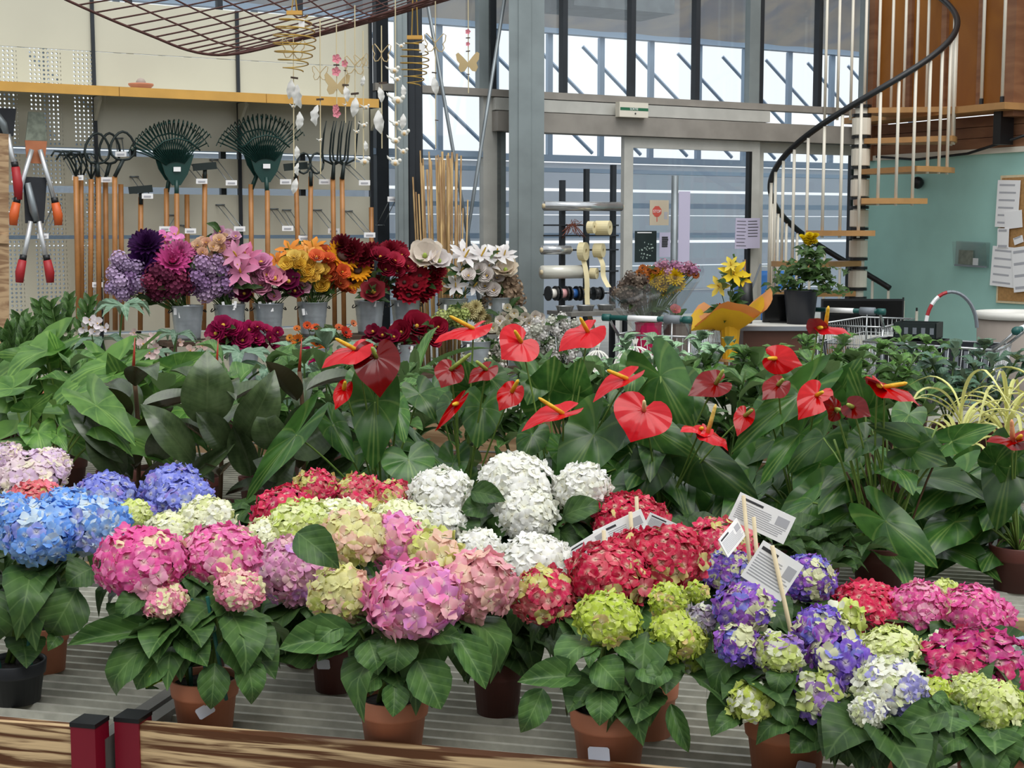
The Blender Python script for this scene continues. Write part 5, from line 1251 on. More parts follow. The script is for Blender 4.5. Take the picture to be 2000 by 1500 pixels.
hoe('looped hoe between the two others', 206, 350, (214, 290, 20, 30), 645, .24, 'loop')
hoe('claw cultivator with bent prongs nearest the loppers', 148, 345, None, 645, .30, 'claw')
hoe('claw cultivator behind the first claw', 158, 352, None, 645, .24, 'claw')
hoe('claw cultivator beside the looped hoes', 178, 350, None, 645, .28, 'claw')
hoe('ring weeder between leaf rake and garden forks', 607, 345, None, 645, .34, 'weeder')
hoe('draw hoe behind the hanging feather mobile', 578, 340, None, 645, .26, 'blade')
hoe('draw hoe hanging past the rake handles', 400, 340, None, 645, .26, 'blade')
hoe('draw hoe low between loop hoe and rake', 275, 385, None, 645, .24, 'blade')
def fork(label, hx, hy, cx, d, n=4):
    t = tool('garden_fork', label, hx, hy, d)
    for i in range(n):
        s = (i - (n - 1) / 2) * 15
        bar(t, 'tine', d + .03, [(cx, 322), (cx + s * .9, 312), (cx + s, 296), (cx + s + 3, 262, .03), (cx + s + 8, 236, .05)], [.008, .008, .008, .007, .003], m_greyiron, 5)
    bar(t, 'socket', d + .03, [(cx, 318), (hx, 350)], [.012, .017], m_greyiron, 7); handle(t, d + .02, hx, 346, hx + 4, hy)
fork('garden fork with straight tines beside the dark column', 650, 645, 652, .32); fork('garden fork in front with curved tines', 668, 645, 672, .38); 
# spare handles standing behind the flowers
for i, (x, y) in enumerate(((725, 405), (236, 360), (365, 380))):
    t = tool('spare_handle', ('plain wooden tool handle beside the dark column', 'plain wooden tool handle past the looped hoes', 'plain wooden tool handle behind the rake sockets')[i], x, 640, .2); handle(t, .2, x, y, x + 2, 645)
# wire display hooks with price tickets
def hook(x, y, tx, ty):
    t = thing('display_hook', 'chrome display hook with a white price ticket on the tool panels', 'hook', wallpt(x, y, .06), group='display hooks with price tickets')
    for s in (-6, 6): bar(t, 'prong', .068, [(x + s, y), (x + s + (tx - x) * .5, y + (ty - y) * .5, .12), (tx + s, ty, .24)], .004, m_greymetal, 4)
    bar(t, 'cross_wire', .068, [(x - 9, y), (x + 9, y)], .005, m_greymetal, 4); bar(t, 'cross_wire', .06, [(tx - 9, ty, .24), (tx + 9, ty, .24)], .004, m_greymetal, 4)
    flat(t, 'price_ticket', .315, [(tx - 11, ty - 4), (tx + 11, ty - 4), (tx + 11, ty + 6), (tx - 11, ty + 6)], .002, m_paper)
    b = MB()
    flat(t, 'printed_price', .318, [(tx - 7, ty), (tx + 7, ty), (tx + 7, ty + 3), (tx - 7, ty + 3)], .001, m_greyink)
for a in ((122, 296, 152, 346), (170, 300, 208, 350), (232, 270, 236, 300), (262, 345, 288, 382), (365, 318, 394, 353), (418, 312, 452, 356), (520, 320, 558, 354), (600, 320, 634, 354), (676, 322, 712, 356), (338, 420, 322, 446), (360, 440, 372, 450), (430, 400, 468, 446), (535, 408, 562, 445), (620, 410, 652, 450), (560, 410, 594, 464), (680, 412, 722, 458), (236, 520, 190, 555), (110, 400, 84, 460), (742, 440, 768, 388)): hook(*a)
# a stepped hanger, and the saucer on the shelf
t = thing('clay_saucer', 'small red clay dish lying on the long shelf', 'dish', wallpt(283, 174, .3), group=None)
p = wp(Sx(283, .3), .3, z_s1 + .001); put('dish', MB().lathe([(.02, 0), (.05, 0), (.085, .035), (.085, .045), (.075, .045), (.045, .01)], 18).mesh('dish', m_terra, True), t, T(p))
put('stone', MB().ball((0, 0, .05), .035, 8, 5).mesh('stone', M('pebble', '#a89a90', .8), True), t, T(p))
# ---- bamboo canes in a bin
t0 = thing('cane_bin', 'galvanised bin holding bamboo canes behind the white silk lilies', 'bin', wp(Sx(865, .55), .55, 0))
put('body', MB().lathe([(.05, 0), (.17, 0), (.2, .55), (.19, .55), (.16, .02)], 20).mesh('body', m_zinc, True), t0, T(wp(Sx(865, .55), .55, 0)))
cb = wp(Sx(865, .55), .55, .03)
for i in range(34):                 # the canes fan out from the bin, so none crosses another
    a, r = i * 2.399963, .145 * math.sqrt((i + .5) / 34); u, v = r * math.cos(a), r * math.sin(a)
    zt_c = Zx(860, rnd(292, 345) if abs(u) < .11 else rnd(330, 420), .55); f = (zt_c - .03) / 2.0
    MB().tube([wp(Sx(865, .55) + u, .55 + v, .03), wp(Sx(862, .55) + u * (1 + .6 * f), .55 + v * (1 + .25 * f), zt_c)], rnd(.006, .010), 6).build('bamboo_cane', m_bamboo, None, smooth=True, label='tan bamboo cane standing in the galvanised bin', cat='cane', group='bamboo canes in the bin')
for lab, a, b, rd in (('long dark metal rod leaning towards the column behind the canes', (985, 0), (903, 520), .26), ('long dark metal rod leaning towards the mobiles behind the canes', (834, 0), (917, 480), .115)):
    p0, p1 = wallpt(*a, rd), wallpt(*b, rd); d = (p1 - p0).normalized(); p1 = p1 + d * ((.02 - p1.z) / d.z); p0 = p0 - d * .3
    MB().tube([p0, p1], .016, 6).build('metal_rod', m_greymetal, None, smooth=True, label=lab, cat='rod')
# ================================================================ rusty wire net and hanging mobiles
YN = 6.2
net = thing('wire_hammock', 'rusty wire mesh bowl hanging above the silk flowers', 'mesh', at(430, 105, YN))
edge = [(60, -34), (130, 0), (220, 40), (300, 72), (360, 96), (415, 107), (470, 104), (540, 88), (650, 56), (740, 30), (840, -2), (900, -24)]
E = [at(x, y, YN) for x, y in edge]
def Eu(u):
    q = u * (len(E) - 1); i = min(int(q), len(E) - 2); t = q - i
    p0, p1, p2, p3 = E[max(i - 1, 0)], E[i], E[i + 1], E[min(i + 2, len(E) - 1)]
    return .5 * (2 * p1 + (p2 - p0) * t + (2 * p0 - 5 * p1 + 4 * p2 - p3) * t * t + (3 * p1 - p0 - 3 * p2 + p3) * t ** 3)
DV = Vector((.12, .27, .085))
for k in range(9):
    b = MB().tube([Eu(i / 40) + DV * k * (1 - .55 * (i / 40)) + Vector((0, 0, -.012 * k * (1 - k / 12))) for i in range(41)], .0042 if k else .006, 5); b.build('long_wire', m_rust, net, smooth=True)
for i in range(30):
    u = .05 + .93 * i / 29; MB().tube([Eu(u) + DV * k * (1 - .55 * u) + Vector((0, 0, -.012 * k * (1 - k / 12))) for k in range(9)], .0036, 4).build('cross_wire', m_rust, net, smooth=True)
for u in (.03, .5, .97):
    p = Eu(u) + DV * 8 * (1 - .55 * u); MB().tube([p, Vector((p.x, 6.4, 2.93))], .003, 4).build('hanger_wire', m_rust, net)
MB().tube([(-2.6, 6.4, 2.935), (1.2, 6.4, 2.935)], .03, 10).build('trim_2', m_greymetal, None, smooth=True, label='steel roof pipe from which the mobiles hang', kind='structure')
m_wood = M('beige_felt_wood', '#c9b184', .8, noise=.1); m_feather = M('white_feather', '#f0eeea', .8, trl=.2); m_string = M('jute_string', '#d8c9a4', .9)
m_pinkf = M('pink_wood_flower', '#e08a98', .7); m_bell = M('beige_bird_belly', '#d9b98c', .8); m_barw = M('dark_twig', '#4e4038', .9)
def outline(b, pts, r): b.tube([Vector((x, 0, z)) for x, z in pts], r, 5)
def orn_butterfly(full):
    b = MB()
    for s in (-1, 1):
        lob = [(0, 0), (s * .03, .035), (s * .055, .06), (s * .07, .05), (s * .065, .015), (s * .05, -.005), (s * .058, -.03), (s * .045, -.055), (s * .022, -.05), (0, -.02)]
        if full:
            n = len(lob); o = len(b.v)
            for yy in (-.002, .002):
                for x, z in lob: b.v.append(Vector((x, yy, z)))
            f = list(range(o, o + n)); g = list(range(o + n, o + 2 * n))
            b.face(*f); b.face(*reversed(g))
            for i in range(n): b.face(f[i], f[(i + 1) % n], g[(i + 1) % n], g[i])
        else: outline(b, lob + [lob[0]], .0035)
    return b
ORN = {
 'butterfly': (orn_butterfly(True), m_wood), 'ring_butterfly': (orn_butterfly(False), m_wood),
 'bird': (MB().ball((0, 0, 0), .026, 10, 6, (1.2, .4, .8)).ball((.028, 0, .018), .013, 8, 5).hexa([(-.02, -.004, .0), (-.055, -.004, .02), (-.055, .004, .02), (-.02, .004, 0), (-.02, -.004, .012), (-.06, -.004, .038), (-.06, .004, .038), (-.02, .004, .012)]), m_white),
 'bar': (MB().box(-.025, .025, -.005, .005, -.006, .006), m_barw),
}
ORN['flower5'] = (petals(MB(), 5, .004, .03, .028, 5).ball((0, 0, 0), .006, 6, 4).xf(Matrix.Rotation(PI / 2, 4, 'X')), m_pinkf)
_b = MB()
_fl = leaf_mesh('feather', m_feather, [(0, .1), (.2, .7), (.5, 1), (.8, .7), (1, .05)], 8, 4, .15, .1, .1, 3)
ORNM = {k: b.mesh(k, m, k == 'bird') for k, (b, m) in ORN.items()}
def mobile(label, Y, strands):
    x, y0 = strands[0][0], strands[0][1]
    t = thing('hanging_mobile', label, 'mobile', at(x, y0, Y), group='string mobiles hanging above the flowers')
    for (x, y0, y1, items) in strands:
        MB().tube([at(x, y0, Y), at(x + 1, y1, Y)], .0022, 4).build('string', m_string, t)
        for (kind, y, dx, sc_) in items:
            p = at(x + dx, y, Y - .005)
            if kind == 'feather':
                e = at(x + dx + rnd(-8, 8), y + 26 * sc_, Y); leaf([_fl], p, e, .024 * sc_, Vector((rnd(-.5, .5), -1, 0)), t, 'feather'); continue
            m = T(p) @ Matrix.Rotation(rnd(-.5, .5), 4, 'Z') @ Matrix.Rotation(rnd(-.15, .15), 4, 'Y') @ Matrix.Scale(sc_ * .62, 4)
            o = put({'butterfly': 'butterfly', 'ring_butterfly': 'butterfly_outline', 'bird': 'bird', 'bar': 'twig', 'flower5': 'wooden_flower'}[kind], ORNM[kind], t, m)
            if kind == 'bird': put('belly', MB().ball((.004, -.009, -.004), .012, 8, 5).mesh('belly', m_bell, True), o, m)
YM = 6.1
mobile('mobile with an outlined butterfly and long white feathers', YM, [(573, 70, 345, [('ring_butterfly', 96, 0, 1.1), ('bar', 152, 2, 1), ('feather', 155, -4, 1.5), ('feather', 165, 8, 1.8), ('bird', 208, 0, .5), ('feather', 218, 12, 1.4), ('feather', 285, 6, 1.0), ('feather', 318, 10, 1.0), ('feather', 348, 6, 1.2)])])
mobile('mobile with a small dark butterfly ring and drooping feather', YM, [(625, 38, 340, [('ring_butterfly', 143, 0, .8), ('bar', 194, 0, 1), ('feather', 205, -4, 1.6), ('bird', 274, 0, .4)])])
mobile('mobile with pink wooden flowers and a beige butterfly', YM, [(657, 48, 228, [('flower5', 115, 0, 1), ('bar', 127, 0, .8), ('flower5', 140, 0, 1), ('butterfly', 165, 2, 1.25), ('flower5', 212, 0, .9), ('flower5', 222, 1, .9)])])
mobile('mobile with a dusky flower and brown feather', YM, [(674, 60, 240, [('flower5', 124, 0, .8), ('bar', 138, 1, .5), ('bar', 166, 1, .9), ('feather', 168, 0, 1.2), ('bird', 205, 0, .3)])])
mobile('mobile with outlined flower and white bird below the net', YM, [(693, 10, 330, [('ring_butterfly', 128, 0, 1.0), ('bar', 183, 0, 1.1), ('feather', 190, 2, 1.5), ('bird', 258, 4, .5)])])
mobile('mobile with small white birds beside the dark column', YM, [(709, 60, 325, [('ring_butterfly', 118, -3, .7), ('feather', 148, 2, .8), ('bird', 210, 6, .7), ('bird', 245, 2, .7), ('feather', 275, 4, .8), ('bird', 316, 3, 1.1)])])
mobile('mobile with petal rings before the bright gap', YM, [(745, 50, 290, [('ring_butterfly', 104, 0, 1.0), ('bar', 162, 3, 1.1), ('feather', 170, -5, 1.2), ('feather', 215, -6, 1.8)])])
mobile('mobile with a chain of white birds before the pale column', YM, [(772, -12, 320, [('bird', 90, 12, .7), ('bird', 138, -2, 1), ('bird', 155, 3, .8), ('feather', 165, 14, 1.0), ('bird', 196, 4, 1.3), ('feather', 222, 16, 1.2), ('bird', 242, 1, .8), ('bird', 260, 18, 1), ('bird', 275, 0, 1.0), ('bird', 296, 16, .9), ('bird', 318, 0, 1.1)])])
mobile('mobile with petal outline before the glass wall', 6.4, [(850, -125, 290, [('ring_butterfly', 84, 0, 1.1), ('bar', 142, -2, .7), ('feather', 150, -3, 1.4), ('bar', 235, 3, .5)])])
mobile('mobile with a solid beige butterfly against the glass', 6.4, [(914, -125, 182, [('flower5', 62, 0, .6), ('bar', 74, 0, .6), ('flower5', 86, 0, .5), ('bar', 100, 0, .6), ('butterfly', 122, 0, 1.2), ('bar', 145, 0, .5)])])
def spiral(label, x, ys, rx, Y, top):
    t = thing('wire_spiral', label, 'spiral', at(x, ys[0], Y), group='gilded wire spirals'); pts = []; n = 150
    for i in range(n + 1):
        q = i / n; a = q * 2 * PI * 7; p = at(x, ys[0] + (ys[1] - ys[0]) * q, Y); s = ppm(p); r = rx / s * (.35 + .65 * math.sin(PI * min(1, q * .85 + .12)))
        pts.append(p + Vector((r * math.cos(a), r * math.sin(a), 0)))
    MB().tube(pts, .003, 4).build('spiral_wire', m_gold, t, smooth=True)
    p = at(x, ys[0] - 4, Y); s = ppm(p); MB().box(p.x - 15 / s, p.x + 15 / s, p.y - .01, p.y + .01, p.z - .006, p.z + .01).build('yellow_bar', m_shelf, t)
    for k in (-6, 6): MB().tube([p + Vector((k / s, 0, 0)), at(x, top, Y)], .0025, 4).build('loop_wire', m_gold, t)
    flat_p = at(x + 14, ys[0] + 16, Y - .05); put('price_tag', MB().box(-.012, .012, -.001, .001, -.02, .02).mesh('price_tag', m_paper), t, T(flat_p))
spiral('gilded wire spiral hanging through the rusty net', 575, (30, 140), 42, 6.0, -20)
spiral('gilded wire spiral before the grey columns', 810, (78, 168), 28, 6.4, -125)
# ================================================================ ribbon and wrap rack
DR = 1.0
rk = thing('wrap_rack', 'dark steel rack for rolls of wrapping film beside the column', 'rack', wp(Sx(1148, DR), DR, 0))
for x, y, d in ((1098, 352, DR), (1145, 330, DR - .35), (1197, 322, DR)):
    s = Sx(x, d); wb('post', s - .018, s + .018, d - .018, d + .018, 0, Zx(x, y, d), m_darkpost, rk)
for y in (440, 460, 488, 530, 573):
    z = Zx(1148, y, DR); wb('rod', Sx(1058, DR), Sx(1204, DR), DR + .022, DR + .034, z - .006, z + .006, m_darkpost, rk)
def hcyl(s0, s1, d, z, r, n=16):
    return MB().tube([wp(s0, d, z), wp(s1, d, z)], r, n)
m_foil = M('silver_film_roll', '#c6c8ca', .18, .7, noise=.2, nscale=12); m_clear = M('clear_film_roll', '#d6d4c8', .2, .1, noise=.1)
for (x0, x1, y, r, lab) in ((1058, 1112, 488, .034, 'silver film roll on the middle rod of the rack'), (1058, 1142, 531, .05, 'thick clear film roll on the lower rod of the rack'), (1062, 1212, 403, .035, 'long pale film roll at the top of the rack')):
    z = Zx((x0 + x1) / 2, y, DR + .07); t = thing('film_roll', lab, 'roll', wp(Sx(x0, DR + .07), DR + .07, z), group='wrapping film rolls')
    hcyl(Sx(x0, DR + .08), Sx(x1, DR + .08), DR + .085, z, r).build('film', m_foil if y != 531 else m_clear, t, smooth=True)
    hcyl(Sx(x0, DR + .08) - .01, Sx(x1, DR + .08) + .015, DR + .085, z, .018).build('core_tube', m_pine, t, smooth=True)
m_ribbon = M('cream_paper_ribbon', '#dccfa4', .6)
def reel(label, x, y, r, w, tail):
    d = DR + (.16 if y < 450 else .1); p = wallpt(x, y, d); t = thing('ribbon_reel', label, 'reel', p, group='cream ribbon reels')
    ax = (WN * .8 + WU * .6).normalized(); s = ppm(p); R0 = r / s
    b = MB().lathe([(R0 * .3, -w / 2), (R0, -w / 2), (R0, w / 2), (R0 * .3, w / 2), (R0 * .3, -w / 2)], 20); put('ribbon_roll', b.mesh('ribbon_roll', m_ribbon, False), t, zframe(p, ax))
    if tail:
        q = wallpt(x + 2, tail, d); dd = WU * .022
        b = MB(); n = 8
        for i in range(n + 1):
            f = i / n; c = p.lerp(q, f) + WN * (.02 * math.sin(f * 7) + .11 * f) - Vector((0, 0, R0 * .8 * (1 - f))) ; b.v += [c - dd, c + dd]
        for i in range(n): b.face(2 * i, 2 * i + 1, 2 * i + 3, 2 * i + 2)
        b.build('loose_tail', m_ribbon, t, smooth=True)
reel('cream ribbon reel seen face on', 1139, 491, 18, .05, 640)
reel('cream ribbon reel beside the face on reel', 1170, 489, 14, .07, 560)
reel('cream ribbon cone on the top rod', 1178, 445, 14, .11, None)
reel('cream ribbon reel on the top rod', 1155, 444, 12, .05, None)
reel('small cream reel above the spool row', 1160, 534, 11, .05, None)
tws = thing('dried_twig_bundle', 'reddish dried twigs hung on the rack top', 'twigs', wallpt(1120, 440, DR + .05))
b = MB()
for i in range(40):
    p = wallpt(1118 + rnd(-4, 4), 438, DR + .06); e = wallpt(1120 + rnd(-26, 24), 445 + rnd(-14, 22), DR + .06 + rnd(-.05, .05)); b.tube([p, (p + e) / 2 + Vector((0, 0, rnd(-.03, .03))), e], .002, 4)
o = b.build('twigs', M('red_brown_twig', '#7a4434', .9), tws); o['kind'] = 'stuff'
for x, col, lab in ((1078, '#e8e4da', 'white ribbon spool'), (1098, '#d8a0a0', 'pink ribbon spool'), (1119, '#2a5a9a', 'blue ribbon spool'), (1140, '#e8c428', 'yellow ribbon spool'), (1166, '#15171a', 'black ribbon spool')):
    d = DR + .1; p = wallpt(x, 573, d); w = .062; sp_ = thing('ribbon_spool', lab + ' in the row of spools under the rack', 'spool', p, group='row of ribbon spools'); s, _, z = wc(p)
    for k in (-1, 1): hcyl(s + k * w / 2 - .006, s + k * w / 2 + .006, d, z, .055 if x < 1160 else .05).build('flange', m_black, sp_, smooth=False)
    hcyl(s - w / 2, s + w / 2, d, z, .034 if x < 1160 else .045).build('ribbon', M('ribbon_' + lab.split()[0], col, .4), sp_, smooth=True)
tb_ = thing('rack_table', 'low table with foil trays below the ribbon spools', 'table', wp(Sx(1130, DR), DR, 0))
zt_ = Zx(1130, 605, DR + .1); wb('tabletop', Sx(1062, DR), Sx(1215, DR), DR + .05, DR + .4, zt_ - .03, zt_, m_rail, tb_)
for s in (Sx(1066, DR), Sx(1208, DR)):
    for d in (DR + .06, DR + .36): wb('leg', s, s + .03, d, d + .03, 0, zt_ - .03, m_darkpost, tb_)
for i, x in enumerate((1085, 1125, 1165)):
    p = wp(Sx(x, DR + .1), DR + .24, zt_); t = thing('foil_tray', 'silver foil tray on the low table under the spools', 'tray', p, group='foil trays under the spools')
    put('tray', MB().lathe([(.025, .001), (.055, .001), (.068, .040), (.076, .042), (.064, .036), (.05, .008), (.025, .006)], 14).mesh('tray', m_foil, True), t, T(p))
# ================================================================ shopping carts
m_chain = m_chrome
def cart(label, loc, yaw, load=None):
    t = thing('shopping_cart', label, 'cart', loc, group='shopping carts near the counter'); mt = T(loc) @ Matrix.Rotation(yaw, 4, 'Z')
    # local: handle at y=0, front at y=+.85; basket narrows to the front
    def corner(u, v, h):   # u -1..1 across, v 0..1 along, h 0..1 up
        w = (.26 - .05 * v) * (.82 + .18 * h); return Vector((u * w, .08 + .80 * v + (1 - h) * .04 * (1 - v), .52 + .40 * h - .02 * (1 - v) + (.06 * v * (1 - h))))
    def tube(name, pts, r, mat, n=6, parent=t): return put(name, MB().tube(pts, r, n).mesh(name, mat, True), parent, mt)
    b = MB()
    for i in range(13):
        u = -1 + 2 * i / 12; b.tube([corner(u, 0, 1), corner(u, 0, 0), corner(u, 1, 0), corner(u, 1, 1)], .0028, 4)
    for i in range(1, 20):
        v = i / 20; b.tube([corner(-1, v, 1), corner(-1, v, 0), corner(1, v, 0), corner(1, v, 1)], .0028, 4)
    for h in (.33, .66): b.tube([corner(-1, 0, h), corner(-1, 1, h), corner(1, 1, h), corner(1, 0, h), corner(-1, 0, h)], .0035, 4)
    o = put('wire_basket', b.mesh('wire_basket', m_chrome, True), t, mt); o['kind'] = 'stuff'
    tube('rim', [corner(-1, 0, 1), corner(-1, 1, 1), corner(1, 1, 1), corner(1, 0, 1), corner(-1, 0, 1)], .008, m_chrome)
    for s in (-1, 1):
        tube('handle_arm', [(s * .26, .1, .90), (s * .27, .02, .97), (s * .27, -.03, 1.02)], .011, m_chrome)
        tube('frame_tube', [(s * .25, .1, .9), (s * .25, .1, .55), (s * .25, .03, .2), (s * .22, .9, .14)], .012, m_chrome)
        for y in (.06, .86):
            w = put('wheel', MB().tube([(s * .235 - .012, y, .055), (s * .235 + .012, y, .055)], .052, 14).mesh('wheel', m_black), t, mt)
            tube('fork', [(s * .235, y, .055), (s * .235, y, .17)], .012, m_greymetal)
    tube('handle_bar', [(-.30, -.03, 1.02), (.30, -.03, 1.02)], .018, m_greenplastic, 10)
    tube('handle_cap', [(-.315, -.03, 1.02), (-.26, -.03, 1.02)], .025, m_greenplastic, 10); tube('handle_cap', [(.26, -.03, 1.02), (.315, -.03, 1.02)], .025, m_greenplastic, 10)
    tube('handle_label', [(-.13, -.03, 1.02), (.08, -.03, 1.02)], .0195, m_paper, 10)
    tube('coin_lock', [(.13, -.03, 1.02), (.24, -.03, 1.02)], .03, m_greypot, 10)
    tube('lock_chain', [(.19, -.05, 1.0), (.19, -.06, .86), (.19, -.05, .78)], .006, m_chrome)
    return t
c1 = atz(1266, 622, 1.02); cart('shopping cart holding the pink bucket bouquet', (c1.x, c1.y, 0), R(-28))
c2 = atz(1650, 606, 1.02); cart('shopping cart standing beside the counter with crumpled paper', (c2.x, c2.y, 0), R(-35))
c3 = atz(1990, 640, 1.02); cart('shopping cart loaded with black trays at the teal wall', (c3.x, c3.y, 0), R(62))
# bouquets in and around the first cart
def vase(name, label, x, y, Y, r, h, mat, z=None, ribs=False):
    p = at(x, y, Y)
    if z is not None: h += p.z - z; p.z = z
    t = thing(name, label, 'bucket', p)
    prof = [(r * .3, 0), (r * .72, 0), (r * .98, h * .96), (r * 1.04, h), (r * .95, h), (r * .7, .01)]
    b = MB().lathe(prof, 28)
    if ribs:
        for i, v in enumerate(b.v):
            if i % 2: b.v[i] = Vector((v.x * .95, v.y * .95, v.z))
    put('body', b.mesh('body', mat, not ribs), t, T(p)); return p + Vector((0, 0, h * .85))
mR = Matrix.Rotation(R(-28), 4, 'Z')
Yc = c1.y
v1 = vase('ribbed_bucket', 'ribbed magenta bucket in the first cart', 1266, 712, Yc + .26, .092, .29, M('magenta_plastic', '#b8104c', .4), z=.535, ribs=True)
v2 = vase('ribbed_bucket', 'ribbed taupe bucket in the first cart', 1322, 716, Yc + .34, .10, .30, M('taupe_plastic', '#6f6760', .5), z=.557, ribs=True)
def bouquet(label, root, Y, flowers, greens=8, glen=.12, gcol=(.7, .7, .7), name='bouquet'):
    t = thing(name, label, 'flowers', root)
    ps = []
    for (kind, x, y, r, col) in flowers:
        p = at(x, y, Y + rnd(-.04, .04)); s = ppm(p); ps.append(p)
        put('flower', FM[kind], t, zframe(p, tocam(p) + Vector((rnd(-.4, .4), 0, rnd(.1, .7))), rnd(0, 6), 2 * r / s), colour=col)
        MB().tube(bez(root, (root + p) / 2 + Vector((0, 0, .04)), p, 4), .003, 4).build('stem', m_darkstem, t)
    for i in range(greens):
        p = random.choice(ps); q = root.lerp(p, rnd(.3, .9)); a = rnd(0, 6.28); dv = Vector((math.cos(a), math.sin(a) - .3, rnd(-.1, .9))).normalized(); leaf(MD, q, q + dv * glen, glen * .35, Vector((0, -.6, .7)), t, tone=rnd(.6, .9), tint=gcol)
    return t
def cone_wrap(t, root, x0, x1, y, Y, mat, name, n=28, ruf=.03, z1=None):
    a, b = at(x0, y, Y), at(x1, y, Y); c = (a + b) / 2; r = (b - a).length / 2
    m = MB()
    def fn(u, v):
        w = 2 * PI * u; rr = .03 + (r - .03) * v; q = root.lerp(c, v); k = ruf * v * math.sin(w * 3 + 1) + ruf * 1.3 * v * v * math.cos(w) + ruf * .2 * v * math.sin(w * 9)
        return Vector((q.x + rr * math.cos(w), q.y + rr * .8 * math.sin(w), q.z + k + .02 * math.sin(w * 3) * v))
    m.grid(fn, n, 5); return m.build(name, mat, t, smooth=True)
t = bouquet('mixed bouquet with yellow chrysanthemums in clear film', v1, Yc + .26, sc('mum', 1300, 550, 9, 28, 20, 19, ['#f0d020', '#f4dc30', '#e8c818']) + sc('daisy', 1265, 535, 9, 24, 14, 11, ['#c87838', '#d08848', '#b86a30']) + sc('clus2', 1315, 524, 9, 44, 10, 13, ['#c08aa0', '#b880a0', '#c89ab0']) + sc('daisy', 1352, 530, 5, 14, 12, 9, ['#b87040', '#a86030']), 16)
cone_wrap(t, v1 - Vector((0, 0, .1)), 1235, 1375, 545, Yc + .24, m_film, 'clear_wrap')
t = bouquet('grey brown dried statice bunch in clear film', v1, Yc + .2, sc('clus2', 1235, 570, 20, 30, 34, 13, ['#7a6c60', '#8a7c6c', '#6a5c52']), 4, gcol=(.8, .7, .6))
cone_wrap(t, v1 - Vector((0, 0, .08)), 1185, 1275, 565, Yc + .2, m_film, 'clear_wrap')
t = bouquet('single salmon rose leaning from the taupe bucket', v2, Yc + .2, [('rose', 1318, 606, 13, '#e08a88')], 2)
# yellow lilies in paper on the counter side
Yl = c1.y + .5
m_ypaper = M('yellow_tissue', '#e2b41c', .6, trl=.25, noise=.1); m_opaper = M('orange_tissue', '#e39a5c', .6, trl=.25, noise=.1)
sq = at(1425, 700, Yl); sto = thing('plant_stool', 'slim stool under the yellow vase', 'stool', (sq.x, sq.y, 0))
put('seat', MB().lathe([(.001, -.02), (.08, -.02), (.08, 0), (.001, 0)], 18).mesh('seat', m_tread), sto, T(sq))
for k in range(3): MB().tube([sq + Vector((.05 * math.cos(k * 2.1), .05 * math.sin(k * 2.1), -.02)), Vector((sq.x + .07 * math.cos(k * 2.1), sq.y + .07 * math.sin(k * 2.1), 0))], .01, 6).build('leg', m_tread, sto)
v3 = vase('yellow_vase', 'ribbed yellow vase behind the first cart', 1425, 700, Yl, .075, .24, M('yellow_plastic', '#e0a818', .4), ribs=True)
t = bouquet('yellow lily bouquet wrapped in yellow and orange tissue', v3, Yl, [('lily', 1433, 535, 30, '#f0d430'), ('lily', 1405, 560, 22, '#f0d860'), ('lily', 1428, 518, 18, '#f0dc58'), ('daisy', 1406, 604, 14, '#e05020'), ('lily', 1450, 545, 18, '#eccc28')], 24, .14, (.55, .65, .5))
cone_wrap(t, v3 - Vector((0, 0, .02)), 1345, 1492, 612, Yl, m_ypaper, 'yellow_tissue', ruf=.045)
cone_wrap(t, v3 + Vector((0.02, .02, .02)), 1352, 1508, 600, Yl + .06, m_opaper, 'orange_tissue', ruf=.05)
# counter
Yk = c1.y + .75
kz = at(1520, 636, Yk).z
ct = thing('sales_counter', 'brown counter with pale worktop near the spiral stairs', 'counter', at(1520, 760, Yk))
xa, xb = at(1452, 640, Yk).x, at(1600, 640, Yk).x
m_brownlam = M('brown_laminate', '#5a382a', .5, noise=.15)
MB().box(xa - .05, xb, Yk - .03, Yk + .62, kz - .035, kz).build('worktop', m_white, ct); MB().box(xa, xb - .05, Yk, Yk + .6, 0, kz - .035).build('body', m_brownlam, ct); MB().box(xa - .05, xb, Yk - .034, Yk - .03, kz - .035, kz - .004).build('edge_strip', m_greypot, ct)
def screen(label, x0, x1, y0, y1, Y, zf):
    a, b = at(x0, y1, Y), at(x1, y0, Y); t = thing('monitor', label, 'monitor', (a.x, Y, zf)); cx = (a.x + b.x) / 2
    MB().box(a.x, b.x, Y, Y + .04, a.z, b.z).build('panel', m_black, t); MB().box(a.x + .015, b.x - .015, Y - .003, Y, a.z + .02, b.z - .015).build('bezel_face', M('dark_screen', '#0d0e10', .15) if 'dark_screen' not in bpy.data.materials else bpy.data.materials['dark_screen'], t)
    MB().box(cx - .04, cx + .04, Y + .04, Y + .07, zf, b.z - .1).build('stand_neck', m_black, t); MB().box(cx - .12, cx + .12, Y - .04, Y + .14, zf - .012, zf).build('stand_foot', m_black, t)
screen('black monitor back behind the chrysanthemum pot', 1490, 1580, 575, 632, Yk + .35, kz + .012)
Yd = c2.y + .88
sd = thing('side_desk', 'dark desk behind the middle cart', 'desk', (at(1690, 660, Yd).x, Yd, 0)); q = at(1690, 655, Yd)
MB().box(q.x - .35, q.x + .3, Yd, Yd + .27, q.z - .03, q.z).build('desktop', m_white, sd)
for dx in (-.34, .25):
    for dy in (.01, .22): MB().box(q.x + dx, q.x + dx + .04, Yd + dy, Yd + dy + .04, 0, q.z - .03).build('leg', m_darkpost, sd)
screen('wide black screen on the desk in front of the stairs', 1604, 1766, 584, 650, Yd + .08, q.z + .012)
